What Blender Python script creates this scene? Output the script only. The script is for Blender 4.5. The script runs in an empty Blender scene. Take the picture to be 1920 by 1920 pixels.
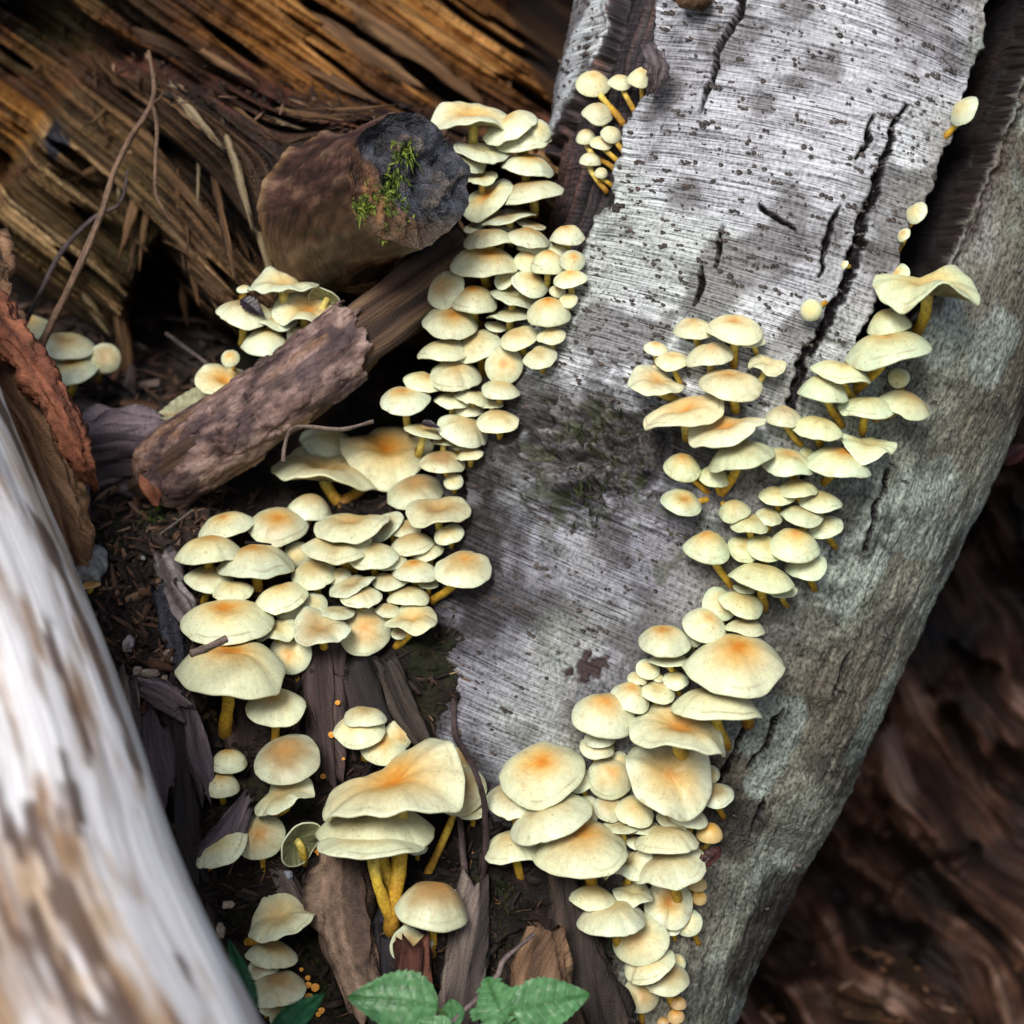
import bpy, math, random
import numpy as np
from mathutils import Vector
from mathutils.bvhtree import BVHTree

scene = bpy.context.scene
COL = scene.collection

# ------------------------------------------------------------------ camera
PITCH = math.radians(25.0)
D0 = 1.30            # metres from the lens to the plane of the mushrooms
S = 3000.0           # photograph pixels per metre on that plane
RV = np.array([1.0, 0.0, 0.0])
FV = np.array([0.0, math.cos(PITCH), -math.sin(PITCH)])
UV = np.array([0.0, math.sin(PITCH), math.cos(PITCH)])
CAM = np.array([0.0, -D0 * math.cos(PITCH), 0.58 + D0 * math.sin(PITCH)])

cam_data = bpy.data.cameras.new("camera")
cam = bpy.data.objects.new("camera", cam_data)
COL.objects.link(cam)
cam.location = CAM
cam.rotation_euler = (math.pi / 2 - PITCH, 0, 0)
cam_data.sensor_width = 36.0
cam_data.lens = 36.0 * D0 / (1920.0 / S)
cam_data.clip_start = 0.02
cam_data.clip_end = 300.0
cam_data.dof.use_dof = True
cam_data.dof.focus_distance = D0 + 0.0
cam_data.dof.aperture_fstop = 4.8
scene.camera = cam

# ------------------------------------------------------------------ light
SUN_EL = math.radians(47)
SUN_AZ = math.radians(-163)      # behind the camera, to its left
world = bpy.data.worlds.new("World")
scene.world = world
world.use_nodes = True
wn = world.node_tree
bg = wn.nodes["Background"]
sky = wn.nodes.new("ShaderNodeTexSky")
sky.sky_type = 'NISHITA'
sky.sun_disc = False
sky.sun_elevation = SUN_EL
sky.sun_rotation = SUN_AZ
sky.air_density = 1.0
sky.dust_density = 3.0
sky.ozone_density = 0.6
wn.links.new(sky.outputs[0], bg.inputs[0])
bg.inputs[1].default_value = 0.05
sun_d = bpy.data.lights.new("sun", 'SUN')
sun_d.energy = 1.5
sun_d.angle = math.radians(20)
sun_d.color = (1.0, 0.975, 0.93)
sun = bpy.data.objects.new("sun", sun_d)
COL.objects.link(sun)
sd = Vector((math.sin(SUN_AZ) * math.cos(SUN_EL), math.cos(SUN_AZ) * math.cos(SUN_EL), math.sin(SUN_EL)))
sun.rotation_euler = sd.to_track_quat('Z', 'Y').to_euler()
sun.location = (-1, -1.5, 3)
scene.view_settings.view_transform = 'Standard'
scene.view_settings.look = 'None'
scene.view_settings.exposure = 1.12
scene.view_settings.gamma = 1.0
scene.view_settings.use_curve_mapping = False
scene.cycles.max_bounces = 5
scene.cycles.diffuse_bounces = 3
scene.cycles.glossy_bounces = 2
scene.cycles.transmission_bounces = 2

# ------------------------------------------------------------------ helpers
def P(px, py, w):
    """world point that stands w metres behind the plane of focus"""
    px = np.asarray(px, float); py = np.asarray(py, float); w = np.asarray(w, float)
    d = D0 + w
    a = ((px - 960.0) / (S * D0) * d)[..., None]
    b = ((960.0 - py) / (S * D0) * d)[..., None]
    return CAM + a * RV + b * UV + d[..., None] * FV

def mpp(w):
    return (D0 + w) / (D0 * S)

def proj(V):
    q = V - CAM
    d = q @ FV
    return 960.0 + (q @ RV) / d * S * D0, 960.0 - (q @ UV) / d * S * D0, d - D0

_rng = np.random.RandomState(11)
_perm = np.tile(_rng.permutation(1024), 3)
_val = _rng.rand(1024) * 2 - 1

def vn(x, y, z=0.0, seed=0):
    x = np.asarray(x, float); y = np.asarray(y, float); z = np.asarray(z, float) + np.zeros_like(x)
    y = y + np.zeros_like(x)
    x0 = np.floor(x); y0 = np.floor(y); z0 = np.floor(z)
    fx = x - x0; fy = y - y0; fz = z - z0
    fx = fx * fx * (3 - 2 * fx); fy = fy * fy * (3 - 2 * fy); fz = fz * fz * (3 - 2 * fz)
    xi = (x0.astype(np.int64) + seed * 37) & 1023; yi = y0.astype(np.int64) & 1023; zi = (z0.astype(np.int64) + seed * 91) & 1023
    def h(a, b, c):
        return _val[_perm[_perm[_perm[(xi + a) & 1023] + ((yi + b) & 1023)] + ((zi + c) & 1023)]]
    def lx(b, c):
        return h(0, b, c) * (1 - fx) + h(1, b, c) * fx
    def ly(c):
        return lx(0, c) * (1 - fy) + lx(1, c) * fy
    if np.all(fz == 0):
        return ly(0)
    return ly(0) * (1 - fz) + ly(1) * fz

def fbm(x, y, z=0.0, o=4, seed=0, gain=0.5):
    r = 0.0; a = 1.0; t = 0.0
    for i in range(o):
        r = r + a * vn(np.asarray(x) * 2 ** i + 17.3 * i, np.asarray(y) * 2 ** i + 5.1 * i, np.asarray(z) * 2 ** i, seed + i)
        t += a; a *= gain
    return r / t * 1.6

def sst(a, b, x):
    t = np.clip((np.asarray(x, float) - a) / (b - a), 0, 1)
    return t * t * (3 - 2 * t)

def dline(px, py, pts):
    """distance in pixels to a polyline, with the running parameter"""
    best = np.full(px.shape, 1e9); tt = np.zeros(px.shape)
    n = len(pts) - 1
    for i in range(n):
        ax, ay = pts[i]; bx, by = pts[i + 1]
        dx, dy = bx - ax, by - ay
        t = np.clip(((px - ax) * dx + (py - ay) * dy) / (dx * dx + dy * dy + 1e-9), 0, 1)
        d = np.hypot(px - ax - t * dx, py - ay - t * dy)
        m = d < best
        best = np.where(m, d, best); tt = np.where(m, (i + t) / n, tt)
    return best, tt

def inpoly(px, py, pts):
    ins = np.zeros(px.shape, bool)
    n = len(pts); j = n - 1
    for i in range(n):
        xi, yi = pts[i]; xj, yj = pts[j]
        c = ((yi > py) != (yj > py)) & (px < (xj - xi) * (py - yi) / (yj - yi + 1e-12) + xi)
        ins ^= c; j = i
    return ins

def spoly(px, py, pts):
    """signed distance (pixels, positive inside)"""
    d, _ = dline(px, py, list(pts) + [pts[0]])
    return np.where(inpoly(px, py, pts), d, -d)

def pal(t, cols):
    t = np.clip(np.asarray(t, float), 0, 1) * (len(cols) - 1)
    xs = np.arange(len(cols))
    c = np.array(cols, float)
    return np.stack([np.interp(t, xs, c[:, k]) for k in range(3)], -1)

def mix(a, b, t):
    t = np.asarray(t, float)[..., None]
    return np.asarray(a, float) * (1 - t) + np.asarray(b, float) * t

def grid_faces(nr, nc, wrap=False):
    i = np.arange(nr - 1)[:, None]
    if wrap:
        j = np.arange(nc)[None, :]; k = (j + 1) % nc
    else:
        j = np.arange(nc - 1)[None, :]; k = j + 1
    a = i * nc + j; b = i * nc + k; c = (i + 1) * nc + k; d = (i + 1) * nc + j
    return np.stack([a, b, c, d], -1).reshape(-1, 4)

def make_mesh(name, V, F, colr=None, crd=None, smooth=True, zone=None, pol=None):
    me = bpy.data.meshes.new(name)
    V = np.ascontiguousarray(V, dtype=np.float32).reshape(-1, 3)
    if isinstance(F, (list, tuple)) and len(F) and isinstance(F[0], np.ndarray):
        parts = F
    else:
        parts = [np.asarray(F)]
    loops = np.concatenate([p.reshape(-1) for p in parts]).astype(np.int32)
    tot = np.concatenate([np.full(len(p), p.shape[1]) for p in parts]).astype(np.int32)
    st = np.concatenate([[0], np.cumsum(tot)[:-1]]).astype(np.int32)
    me.vertices.add(len(V)); me.vertices.foreach_set("co", V.ravel())
    me.loops.add(len(loops)); me.loops.foreach_set("vertex_index", loops)
    me.polygons.add(len(tot)); me.polygons.foreach_set("loop_start", st)
    if smooth:
        me.polygons.foreach_set("use_smooth", np.ones(len(tot), bool))
    if colr is not None:
        at = me.attributes.new("Col", 'FLOAT_COLOR', 'POINT')
        c4 = np.ones((len(V), 4), np.float32); c4[:, :3] = np.clip(colr, 0, 1)
        at.data.foreach_set("color", c4.ravel())
    if crd is not None:
        at = me.attributes.new("crd", 'FLOAT_VECTOR', 'POINT')
        at.data.foreach_set("vector", np.ascontiguousarray(crd, dtype=np.float32).ravel())
    if pol is not None:
        at = me.attributes.new("pol", 'FLOAT_VECTOR', 'POINT')
        at.data.foreach_set("vector", np.ascontiguousarray(pol, dtype=np.float32).ravel())
    if zone is not None:
        at = me.attributes.new("zone", 'FLOAT', 'POINT')
        at.data.foreach_set("value", np.ascontiguousarray(zone, dtype=np.float32).ravel())
    me.update(calc_edges=True)
    me.validate()
    return me

def link(name, me, mat, parent=None, loc=None, **props):
    o = bpy.data.objects.new(name, me)
    COL.objects.link(o)
    if mat is not None and me is not None and not me.materials:
        me.materials.append(mat)
    if parent is not None:
        o.parent = parent
    if loc is not None:
        o.location = loc
    for k, v in props.items():
        o[k] = v
    return o

def thing(name, label, category, loc=(0, 0, 0), group=None):
    o = link(name, None, None, loc=loc, label=label, category=category)
    o.empty_display_size = 0.02
    if group:
        o["group"] = group
    return o

# ------------------------------------------------------------------ materials
def new_mat(name):
    m = bpy.data.materials.new(name); m.use_nodes = True
    return m, m.node_tree, m.node_tree.nodes["Principled BSDF"]

def wood_mat(name, fine=(25, 500, 200), coarse=(6, 90, 60), contrast=(0.35, 1.35), bump=0.6, dist=0.0015, rough=0.8,
             grain=900.0, spec=0.3, alt=None, rng=(0.95, 1.6)):
    m, nt, bs = new_mat(name)
    N, L = nt.nodes, nt.links
    ca = N.new("ShaderNodeAttribute"); ca.attribute_name = "Col"
    cr = N.new("ShaderNodeAttribute"); cr.attribute_name = "crd"
    outs = []
    for sc, det in ((fine, 3.0), (coarse, 4.0)):
        mp = N.new("ShaderNodeMapping"); mp.inputs["Scale"].default_value = sc
        L.new(cr.outputs["Vector"], mp.inputs["Vector"])
        nz = N.new("ShaderNodeTexNoise"); nz.inputs["Scale"].default_value = 1.0
        nz.inputs["Detail"].default_value = det; nz.inputs["Roughness"].default_value = 0.6
        L.new(mp.outputs[0], nz.inputs["Vector"])
        outs.append(nz)
    gr = N.new("ShaderNodeTexNoise"); gr.inputs["Scale"].default_value = grain; gr.inputs["Detail"].default_value = 2
    L.new(cr.outputs["Vector"], gr.inputs["Vector"])
    ad = N.new("ShaderNodeMath"); ad.operation = 'ADD'
    L.new(outs[0].outputs["Fac"], ad.inputs[0]); L.new(outs[1].outputs["Fac"], ad.inputs[1])
    if alt:      # a second grain where the attribute "zone" is 1
        zo = N.new("ShaderNodeAttribute"); zo.attribute_name = "zone"
        al = []
        for sc, det in ((alt[0], 3.0), (alt[1], 5.0)):
            mp = N.new("ShaderNodeMapping"); mp.inputs["Scale"].default_value = sc
            L.new(cr.outputs["Vector"], mp.inputs["Vector"])
            nz = N.new("ShaderNodeTexNoise"); nz.inputs["Scale"].default_value = 1.0
            nz.inputs["Detail"].default_value = det; nz.inputs["Roughness"].default_value = 0.65
            L.new(mp.outputs[0], nz.inputs["Vector"]); al.append(nz)
        aa = N.new("ShaderNodeMath"); aa.operation = 'ADD'
        L.new(al[0].outputs["Fac"], aa.inputs[0]); L.new(al[1].outputs["Fac"], aa.inputs[1])
        mz = N.new("ShaderNodeMix"); mz.data_type = 'FLOAT'
        L.new(zo.outputs["Fac"], mz.inputs[0]); L.new(ad.outputs[0], mz.inputs[2]); L.new(aa.outputs[0], mz.inputs[3])
        sc_ = N.new("ShaderNodeMath"); sc_.operation = 'MULTIPLY_ADD'; sc_.inputs[1].default_value = 0.55; sc_.inputs[2].default_value = 0.46
        L.new(aa.outputs[0], sc_.inputs[0]); L.new(sc_.outputs[0], mz.inputs[3])
        class _O: pass
        ad = _O(); ad.outputs = [mz.outputs[0]]
    ad2 = N.new("ShaderNodeMath"); ad2.operation = 'MULTIPLY_ADD'; ad2.inputs[1].default_value = 0.55
    L.new(gr.outputs["Fac"], ad2.inputs[0]); L.new(ad.outputs[0], ad2.inputs[2])
    rp = N.new("ShaderNodeMapRange")
    rp.inputs["From Min"].default_value = rng[0]; rp.inputs["From Max"].default_value = rng[1]
    rp.inputs["To Min"].default_value = contrast[0]; rp.inputs["To Max"].default_value = contrast[1]
    L.new(ad2.outputs[0], rp.inputs["Value"])
    mu = N.new("ShaderNodeMixRGB"); mu.blend_type = 'MULTIPLY'; mu.inputs[0].default_value = 1.0
    L.new(ca.outputs["Color"], mu.inputs[1]); L.new(rp.outputs[0], mu.inputs[2])
    L.new(mu.outputs[0], bs.inputs["Base Color"])
    bp = N.new("ShaderNodeBump"); bp.inputs["Strength"].default_value = bump; bp.inputs["Distance"].default_value = dist
    L.new(ad2.outputs[0], bp.inputs["Height"]); L.new(bp.outputs[0], bs.inputs["Normal"])
    bs.inputs["Roughness"].default_value = rough
    bs.inputs["Specular IOR Level"].default_value = spec
    return m

def soft_mat(name, rough=0.55, sss=0.0, rad=(1.0, 0.6, 0.25), scale=0.004, spec=0.35, spot=900.0, spotc=(0.88, 1.06), bump=0.15, dist=0.0006,
             trans=0.0, fleck=None, fib=False):
    m, nt, bs = new_mat(name)
    N, L = nt.nodes, nt.links
    ca = N.new("ShaderNodeAttribute"); ca.attribute_name = "Col"
    cr = N.new("ShaderNodeAttribute"); cr.attribute_name = "crd"
    nz = N.new("ShaderNodeTexNoise"); nz.inputs["Scale"].default_value = spot; nz.inputs["Detail"].default_value = 5
    L.new(cr.outputs["Vector"], nz.inputs["Vector"])
    rp = N.new("ShaderNodeMapRange")
    rp.inputs["From Min"].default_value = 0.3; rp.inputs["From Max"].default_value = 0.65
    rp.inputs["To Min"].default_value = spotc[0]; rp.inputs["To Max"].default_value = spotc[1]
    L.new(nz.outputs["Fac"], rp.inputs["Value"])
    mu = N.new("ShaderNodeMixRGB"); mu.blend_type = 'MULTIPLY'; mu.inputs[0].default_value = 1.0
    L.new(ca.outputs["Color"], mu.inputs[1]); L.new(rp.outputs[0], mu.inputs[2])
    last = mu.outputs[0]
    height = nz.outputs["Fac"]
    if fib:       # fine fibrils running from the centre of the cap to its rim, and brown bruises
        po = N.new("ShaderNodeAttribute"); po.attribute_name = "pol"
        mp = N.new("ShaderNodeMapping"); mp.inputs["Scale"].default_value = (15, 15, 2.2)
        L.new(po.outputs["Vector"], mp.inputs["Vector"])
        nf = N.new("ShaderNodeTexNoise"); nf.inputs["Scale"].default_value = 1.0; nf.inputs["Detail"].default_value = 4; nf.inputs["Roughness"].default_value = 0.65
        L.new(mp.outputs[0], nf.inputs["Vector"])
        rf = N.new("ShaderNodeMapRange"); rf.inputs["From Min"].default_value = 0.3; rf.inputs["From Max"].default_value = 0.68
        rf.inputs["To Min"].default_value = 0.91; rf.inputs["To Max"].default_value = 1.05
        L.new(nf.outputs["Fac"], rf.inputs["Value"])
        mf = N.new("ShaderNodeMixRGB"); mf.blend_type = 'MULTIPLY'; mf.inputs[0].default_value = 1.0
        L.new(last, mf.inputs[1]); L.new(rf.outputs[0], mf.inputs[2])
        nb = N.new("ShaderNodeTexNoise"); nb.inputs["Scale"].default_value = 95.0; nb.inputs["Detail"].default_value = 6; nb.inputs["Roughness"].default_value = 0.7
        L.new(cr.outputs["Vector"], nb.inputs["Vector"])
        rb = N.new("ShaderNodeMapRange"); rb.inputs["From Min"].default_value = 0.58; rb.inputs["From Max"].default_value = 0.74
        rb.inputs["To Max"].default_value = 0.55
        L.new(nb.outputs["Fac"], rb.inputs["Value"])
        mb = N.new("ShaderNodeMixRGB"); mb.inputs[2].default_value = (0.40, 0.26, 0.11, 1)
        L.new(rb.outputs[0], mb.inputs[0]); L.new(mf.outputs[0], mb.inputs[1])
        last = mb.outputs[0]
        hs = N.new("ShaderNodeMath"); hs.operation = 'ADD'
        L.new(nf.outputs["Fac"], hs.inputs[0]); L.new(nz.outputs["Fac"], hs.inputs[1]); height = hs.outputs[0]
    if fleck:
        n2 = N.new("ShaderNodeTexNoise"); n2.inputs["Scale"].default_value = fleck[0]; n2.inputs["Detail"].default_value = 2
        L.new(cr.outputs["Vector"], n2.inputs["Vector"])
        r2 = N.new("ShaderNodeMapRange"); r2.inputs["From Min"].default_value = 0.64; r2.inputs["From Max"].default_value = 0.70
        L.new(n2.outputs["Fac"], r2.inputs["Value"])
        m2 = N.new("ShaderNodeMixRGB"); m2.inputs[2].default_value = fleck[1]
        fm = N.new("ShaderNodeMath"); fm.operation = 'MULTIPLY'; fm.inputs[1].default_value = 0.55
        L.new(r2.outputs[0], fm.inputs[0]); L.new(fm.outputs[0], m2.inputs[0]); L.new(last, m2.inputs[1])
        last = m2.outputs[0]
    L.new(last, bs.inputs["Base Color"])
    bp = N.new("ShaderNodeBump"); bp.inputs["Strength"].default_value = bump; bp.inputs["Distance"].default_value = dist
    L.new(height, bp.inputs["Height"]); L.new(bp.outputs[0], bs.inputs["Normal"])
    bs.inputs["Roughness"].default_value = rough
    bs.inputs["Specular IOR Level"].default_value = spec
    if sss > 0:
        bs.inputs["Subsurface Weight"].default_value = sss
        bs.inputs["Subsurface Radius"].default_value = rad
        bs.inputs["Subsurface Scale"].default_value = scale
    if trans > 0:
        tr = N.new("ShaderNodeBsdfTranslucent"); L.new(last, tr.inputs["Color"])
        mx = N.new("ShaderNodeMixShader"); mx.inputs[0].default_value = trans
        L.new(bs.outputs[0], mx.inputs[1]); L.new(tr.outputs[0], mx.inputs[2])
        L.new(mx.outputs[0], N["Material Output"].inputs["Surface"])
    return m

M_bark = wood_mat("birch_bark", fine=(1250, 36, 1), coarse=(620, 15, 1), contrast=(0.16, 1.36), rng=(1.04, 1.46), bump=0.6, dist=0.0012, rough=0.62, grain=420,
                  alt=((420, 420, 1), (95, 135, 1)))
M_log = wood_mat("rotten_wood", fine=(14, 560, 100), coarse=(6, 170, 60), contrast=(0.15, 1.7), rng=(1.0, 1.58), bump=0.8, dist=0.0025, rough=0.7)
M_plank = wood_mat("weathered_plank", fine=(14, 520, 300), coarse=(5, 110, 80), contrast=(0.3, 1.5), bump=0.7, dist=0.002, rough=0.75)
M_white = wood_mat("bare_log_wood", fine=(9, 240, 150), coarse=(3, 45, 40), contrast=(0.45, 1.25), bump=0.4, dist=0.002, rough=0.85, spec=0.1)
M_branch = wood_mat("branch_bark", fine=(160, 260, 260), coarse=(35, 60, 60), contrast=(0.35, 1.5), bump=0.7, dist=0.002, rough=0.75)
M_peel = wood_mat("peeling_bark", fine=(240, 420, 1), coarse=(22, 60, 1), contrast=(0.4, 1.4), bump=0.45, dist=0.001, rough=0.7)
M_stub = wood_mat("stub_bark", fine=(110, 190, 1), coarse=(30, 75, 1), contrast=(0.25, 1.6), bump=0.8, dist=0.0018, rough=0.5)
M_soil = wood_mat("soil", fine=(350, 350, 350), coarse=(60, 60, 60), contrast=(0.2, 1.6), bump=1.0, dist=0.004, rough=0.85, grain=1500)
M_chip = wood_mat("wood_chip", fine=(60, 900, 900), coarse=(20, 200, 200), contrast=(0.4, 1.4), bump=0.5, dist=0.001, rough=0.75)
M_ground = wood_mat("forest_floor", fine=(120, 120, 120), coarse=(14, 14, 14), contrast=(0.2, 1.6), bump=1.0, dist=0.01, rough=0.9, grain=500)
M_cap = soft_mat("mushroom_cap", rough=0.42, sss=0.12, spot=260.0, spotc=(0.90, 1.05), bump=0.12, dist=0.0009, fleck=(620.0, (0.36, 0.22, 0.08, 1)), fib=True)
M_gill = soft_mat("mushroom_gills", rough=0.8, spot=400.0)
M_stem = soft_mat("mushroom_stem", rough=0.6, spot=420.0, spotc=(0.6, 1.2), bump=0.4)
M_leaf = soft_mat("leaf", rough=0.35, spot=220.0, spotc=(0.65, 1.15), trans=0.35, bump=0.3)
M_moss = soft_mat("moss", rough=0.7, spot=300.0, spotc=(0.6, 1.25), trans=0.25)
M_char = wood_mat("charred_wood", fine=(260, 260, 260), coarse=(70, 70, 70), contrast=(0.3, 1.6), bump=1.0, dist=0.003, rough=0.45, spec=0.5)
M_stone = wood_mat("stone", fine=(300, 300, 300), coarse=(70, 70, 70), contrast=(0.5, 1.35), bump=0.6, dist=0.002, rough=0.8)
M_disc = soft_mat("cup_fungus", rough=0.5, spot=300.0)

# ================================================================== the setting
# ---- forest floor: flat under the bank, rising to a slope behind
def ground_z(x, y):
    return (0.55 * np.maximum(0, y - 0.75) * sst(0.75, 1.6, y) * np.exp(-np.maximum(0, y - 4) * 0.05)
            + 0.03 * fbm(x * 1.5, y * 1.5, 0, 3, 3) + 0.012 * fbm(x * 9, y * 9, 0, 3, 5))

def build_ground():
    u = np.linspace(-1, 1, 190)
    gx = np.sign(u) * (np.abs(u) ** 2.6) * 40
    gx = np.where(np.abs(gx) < 1e-6, 0, gx) + u * 1.2
    gy = gx + 1.0
    X, Y = np.meshgrid(gx, gy)
    Z = ground_z(X, Y)
    V = np.stack([X, Y, Z], -1).reshape(-1, 3)
    n = fbm(V[:, 0] * 6, V[:, 1] * 6, 0, 4, 9)
    c = pal(n * 0.5 + 0.5, [(0.012, 0.008, 0.006), (0.035, 0.02, 0.012), (0.08, 0.04, 0.018), (0.14, 0.075, 0.035)])
    me = make_mesh("ground", V, grid_faces(190, 190), c, V)
    link("ground", me, M_ground, kind="structure")
build_ground()

# ---- bank of dark soil and rot that the tree and the mushrooms stand in
def w_bank0(x, y):
    w = np.interp(y, [200, 500, 700, 800, 1000, 1250, 1500, 1900, 2300, 2950],
                  [0.62, 0.42, 0.27, 0.20, 0.095, 0.040, 0.028, -0.01, -0.05, -0.09])
    w = w + 0.12 * np.clip((x - 1020) / 300.0, 0, 3) ** 2
    w = w + 0.10 * np.clip((-100 - x) / 500.0, 0, 3) ** 2
    return w

def w_bank(x, y):
    x = np.asarray(x, float); y = np.asarray(y, float)
    return w_bank0(x, y) + 0.012 * fbm(x / 160, y / 160, 0, 3, 21) + 0.006 * fbm(x / 45, y / 30, 0, 4, 22)

def build_bank():
    xs = np.concatenate([np.linspace(-1200, 60, 60, endpoint=False), np.linspace(60, 1200, 300), np.linspace(1206, 1330, 12)])
    ys = np.concatenate([np.linspace(200, 700, 70, endpoint=False), np.linspace(700, 1990, 340), np.linspace(2000, 2960, 40)])
    X, Y = np.meshgrid(xs, ys)
    W = w_bank(X, Y) - 0.0025 * np.abs(fbm(X / 18, Y / 9, 0, 3, 25)) 
    V = P(X, Y, W).reshape(-1, 3)
    x = X.ravel(); y = Y.ravel()
    n = fbm(x / 60, y / 60, 0, 5, 31) * 0.5 + 0.5
    c = pal(n, [(0.007, 0.005, 0.005), (0.017, 0.011, 0.009), (0.035, 0.021, 0.016), (0.07, 0.041, 0.03)])
    g = sst(0.3, 0.65, fbm(x / 90, y / 90, 0, 3, 35)) * 0.4
    c = mix(c, (0.025, 0.04, 0.008), g)
    me = make_mesh("soil_bank", V, grid_faces(len(ys), len(xs)), c, V)
    link("soil_bank", me, M_soil, kind="structure")
build_bank()

# ================================================================== birch
TR = np.array([  # centre x, centre y, half width (px), front depth (m)
    (1860, -420, 640, -0.045),
    (1705, -80, 588, -0.032),
    (1569, 232, 545, -0.020),
    (1481, 557, 485, -0.010),
    (1363, 891, 446, 0.000),
    (1261, 1135, 434, 0.008),
    (1140, 1433, 420, 0.016),
    (1050, 1770, 352, 0.024),
    (960, 2050, 330, 0.030),
    (870, 2400, 345, 0.030),
    (700, 2950, 420, 0.020)], float)
_cum = np.concatenate([[0], np.cumsum(np.hypot(np.diff(TR[:, 0]), np.diff(TR[:, 1])))])

def trunk_base(tl, ph):
    """points and normals of the plain trunk; tl is length in px along the axis, ph the angle (0 = towards the path)"""
    cx = np.interp(tl, _cum, TR[:, 0]); cy = np.interp(tl, _cum, TR[:, 1])
    hw = np.interp(tl, _cum, TR[:, 2]); wf = np.interp(tl, _cum, TR[:, 3])
    r0 = hw / S
    wc = wf + r0
    C = P(cx, cy, wc)
    r = hw * mpp(wc)
    d = 40.0
    C2 = P(np.interp(tl + d, _cum, TR[:, 0]), np.interp(tl + d, _cum, TR[:, 1]), np.interp(tl + d, _cum, TR[:, 3] + TR[:, 2] / S))
    C1 = P(np.interp(tl - d, _cum, TR[:, 0]), np.interp(tl - d, _cum, TR[:, 1]), np.interp(tl - d, _cum, TR[:, 3] + TR[:, 2] / S))
    T = C2 - C1
    T = T / np.linalg.norm(T, axis=-1, keepdims=True)
    e2 = -FV - (-(T @ FV))[..., None] * T
    e2 = e2 / np.linalg.norm(e2, axis=-1, keepdims=True)
    e1 = np.cross(e2, T); e1 = e1 / np.linalg.norm(e1, axis=-1, keepdims=True)
    sgn = np.sign(np.sum(e1 * RV, -1))[..., None]; e1 = e1 * sgn
    n = e1 * np.sin(ph)[..., None] + e2 * np.cos(ph)[..., None]
    fl = 1 + 0.15 * np.exp(-((ph + 1.35) / 0.5) ** 2) * sst(900, 1500, tl) - 0.03 * np.exp(-((ph - 0.2) / 0.5) ** 2)
    return C + n * (r * fl)[..., None], n, r

def smooth_interp_tr():
    # round the corners of the control table once
    global TR, _cum
    t = np.linspace(0, _cum[-1], 60)
    A = np.stack([np.interp(t, _cum, TR[:, k]) for k in range(4)], -1)
    for _ in range(3):
        A[1:-1] = (A[:-2] + 2 * A[1:-1] + A[2:]) / 4
    TR = A
    _cum = np.concatenate([[0], np.cumsum(np.hypot(np.diff(TR[:, 0]), np.diff(TR[:, 1])))])
smooth_interp_tr()

CREV_L = [(1150, -60), (1228, -60), (1226, 60), (1222, 150), (1188, 205), (1168, 232), (1166, 290), (1142, 318), (1146, 372),
          (1110, 400), (1085, 470), (1060, 560), (990, 560), (960, 420), (1010, 330), (1040, 240), (1095, 150), (1135, 60)]
STRIP_L = [(1000, -80), (1142, -60), (1128, 20), (1112, 110), (1098, 135), (1075, 118), (1052, 128), (1000, 90)]
CREV_R = [(1852, -60), (1960, -60), (1925, 110), (1850, 300), (1812, 400), (1770, 490), (1740, 560), (1690, 600), (1600, 668),
          (1590, 652), (1662, 530), (1692, 440), (1735, 370), (1762, 295), (1792, 240), (1812, 150), (1842, 95)]
FLAP = [(1690, 215), (1740, 330), (1735, 370), (1692, 440), (1662, 530), (1594, 650), (1528, 632), (1583, 535), (1603, 450), (1650, 330)]
CRACKS = [([(1392, -40), (1388, 20), (1372, 50), (1345, 108), (1322, 170), (1308, 208)], 9, 2),
          ([(1690, 200), (1668, 262), (1648, 330), (1622, 400), (1605, 452)], 4, 7),
          ([(1605, 452), (1585, 530), (1560, 580), (1535, 628)], 13, 8),
          ([(1535, 628), (1508, 672), (1490, 720), (1478, 780)], 9, 6),
          ([(1420, 384), (1455, 410), (1488, 432)], 3, 2),
          ([(1362, 425), (1352, 460), (1346, 500)], 4, 2),
          ([(1322, 500), (1310, 545), (1296, 572)], 6, 3),
          ([(1575, 390), (1562, 420), (1548, 460), (1530, 520)], 3, 3),
          ([(1640, 220), (1622, 270), (1606, 300)], 3, 2),
          ([(880, 860), (872, 930), (850, 1000)], 7, 5),
          ([(1660, 880), (1640, 960), (1618, 1030)], 4, 3),
          ([(1590, 1220), (1575, 1260), (1552, 1300)], 4, 2),
          ([(1405, 1330), (1380, 1400), (1350, 1470), (1330, 1500)], 6, 3),
          ([(1460, 1330), (1432, 1400), (1405, 1440)], 6, 3),
          ([(1440, 1500), (1428, 1540), (1415, 1570)], 4, 2),
          ([(1515, 850), (1505, 890), (1495, 930)], 4, 2)]

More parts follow.
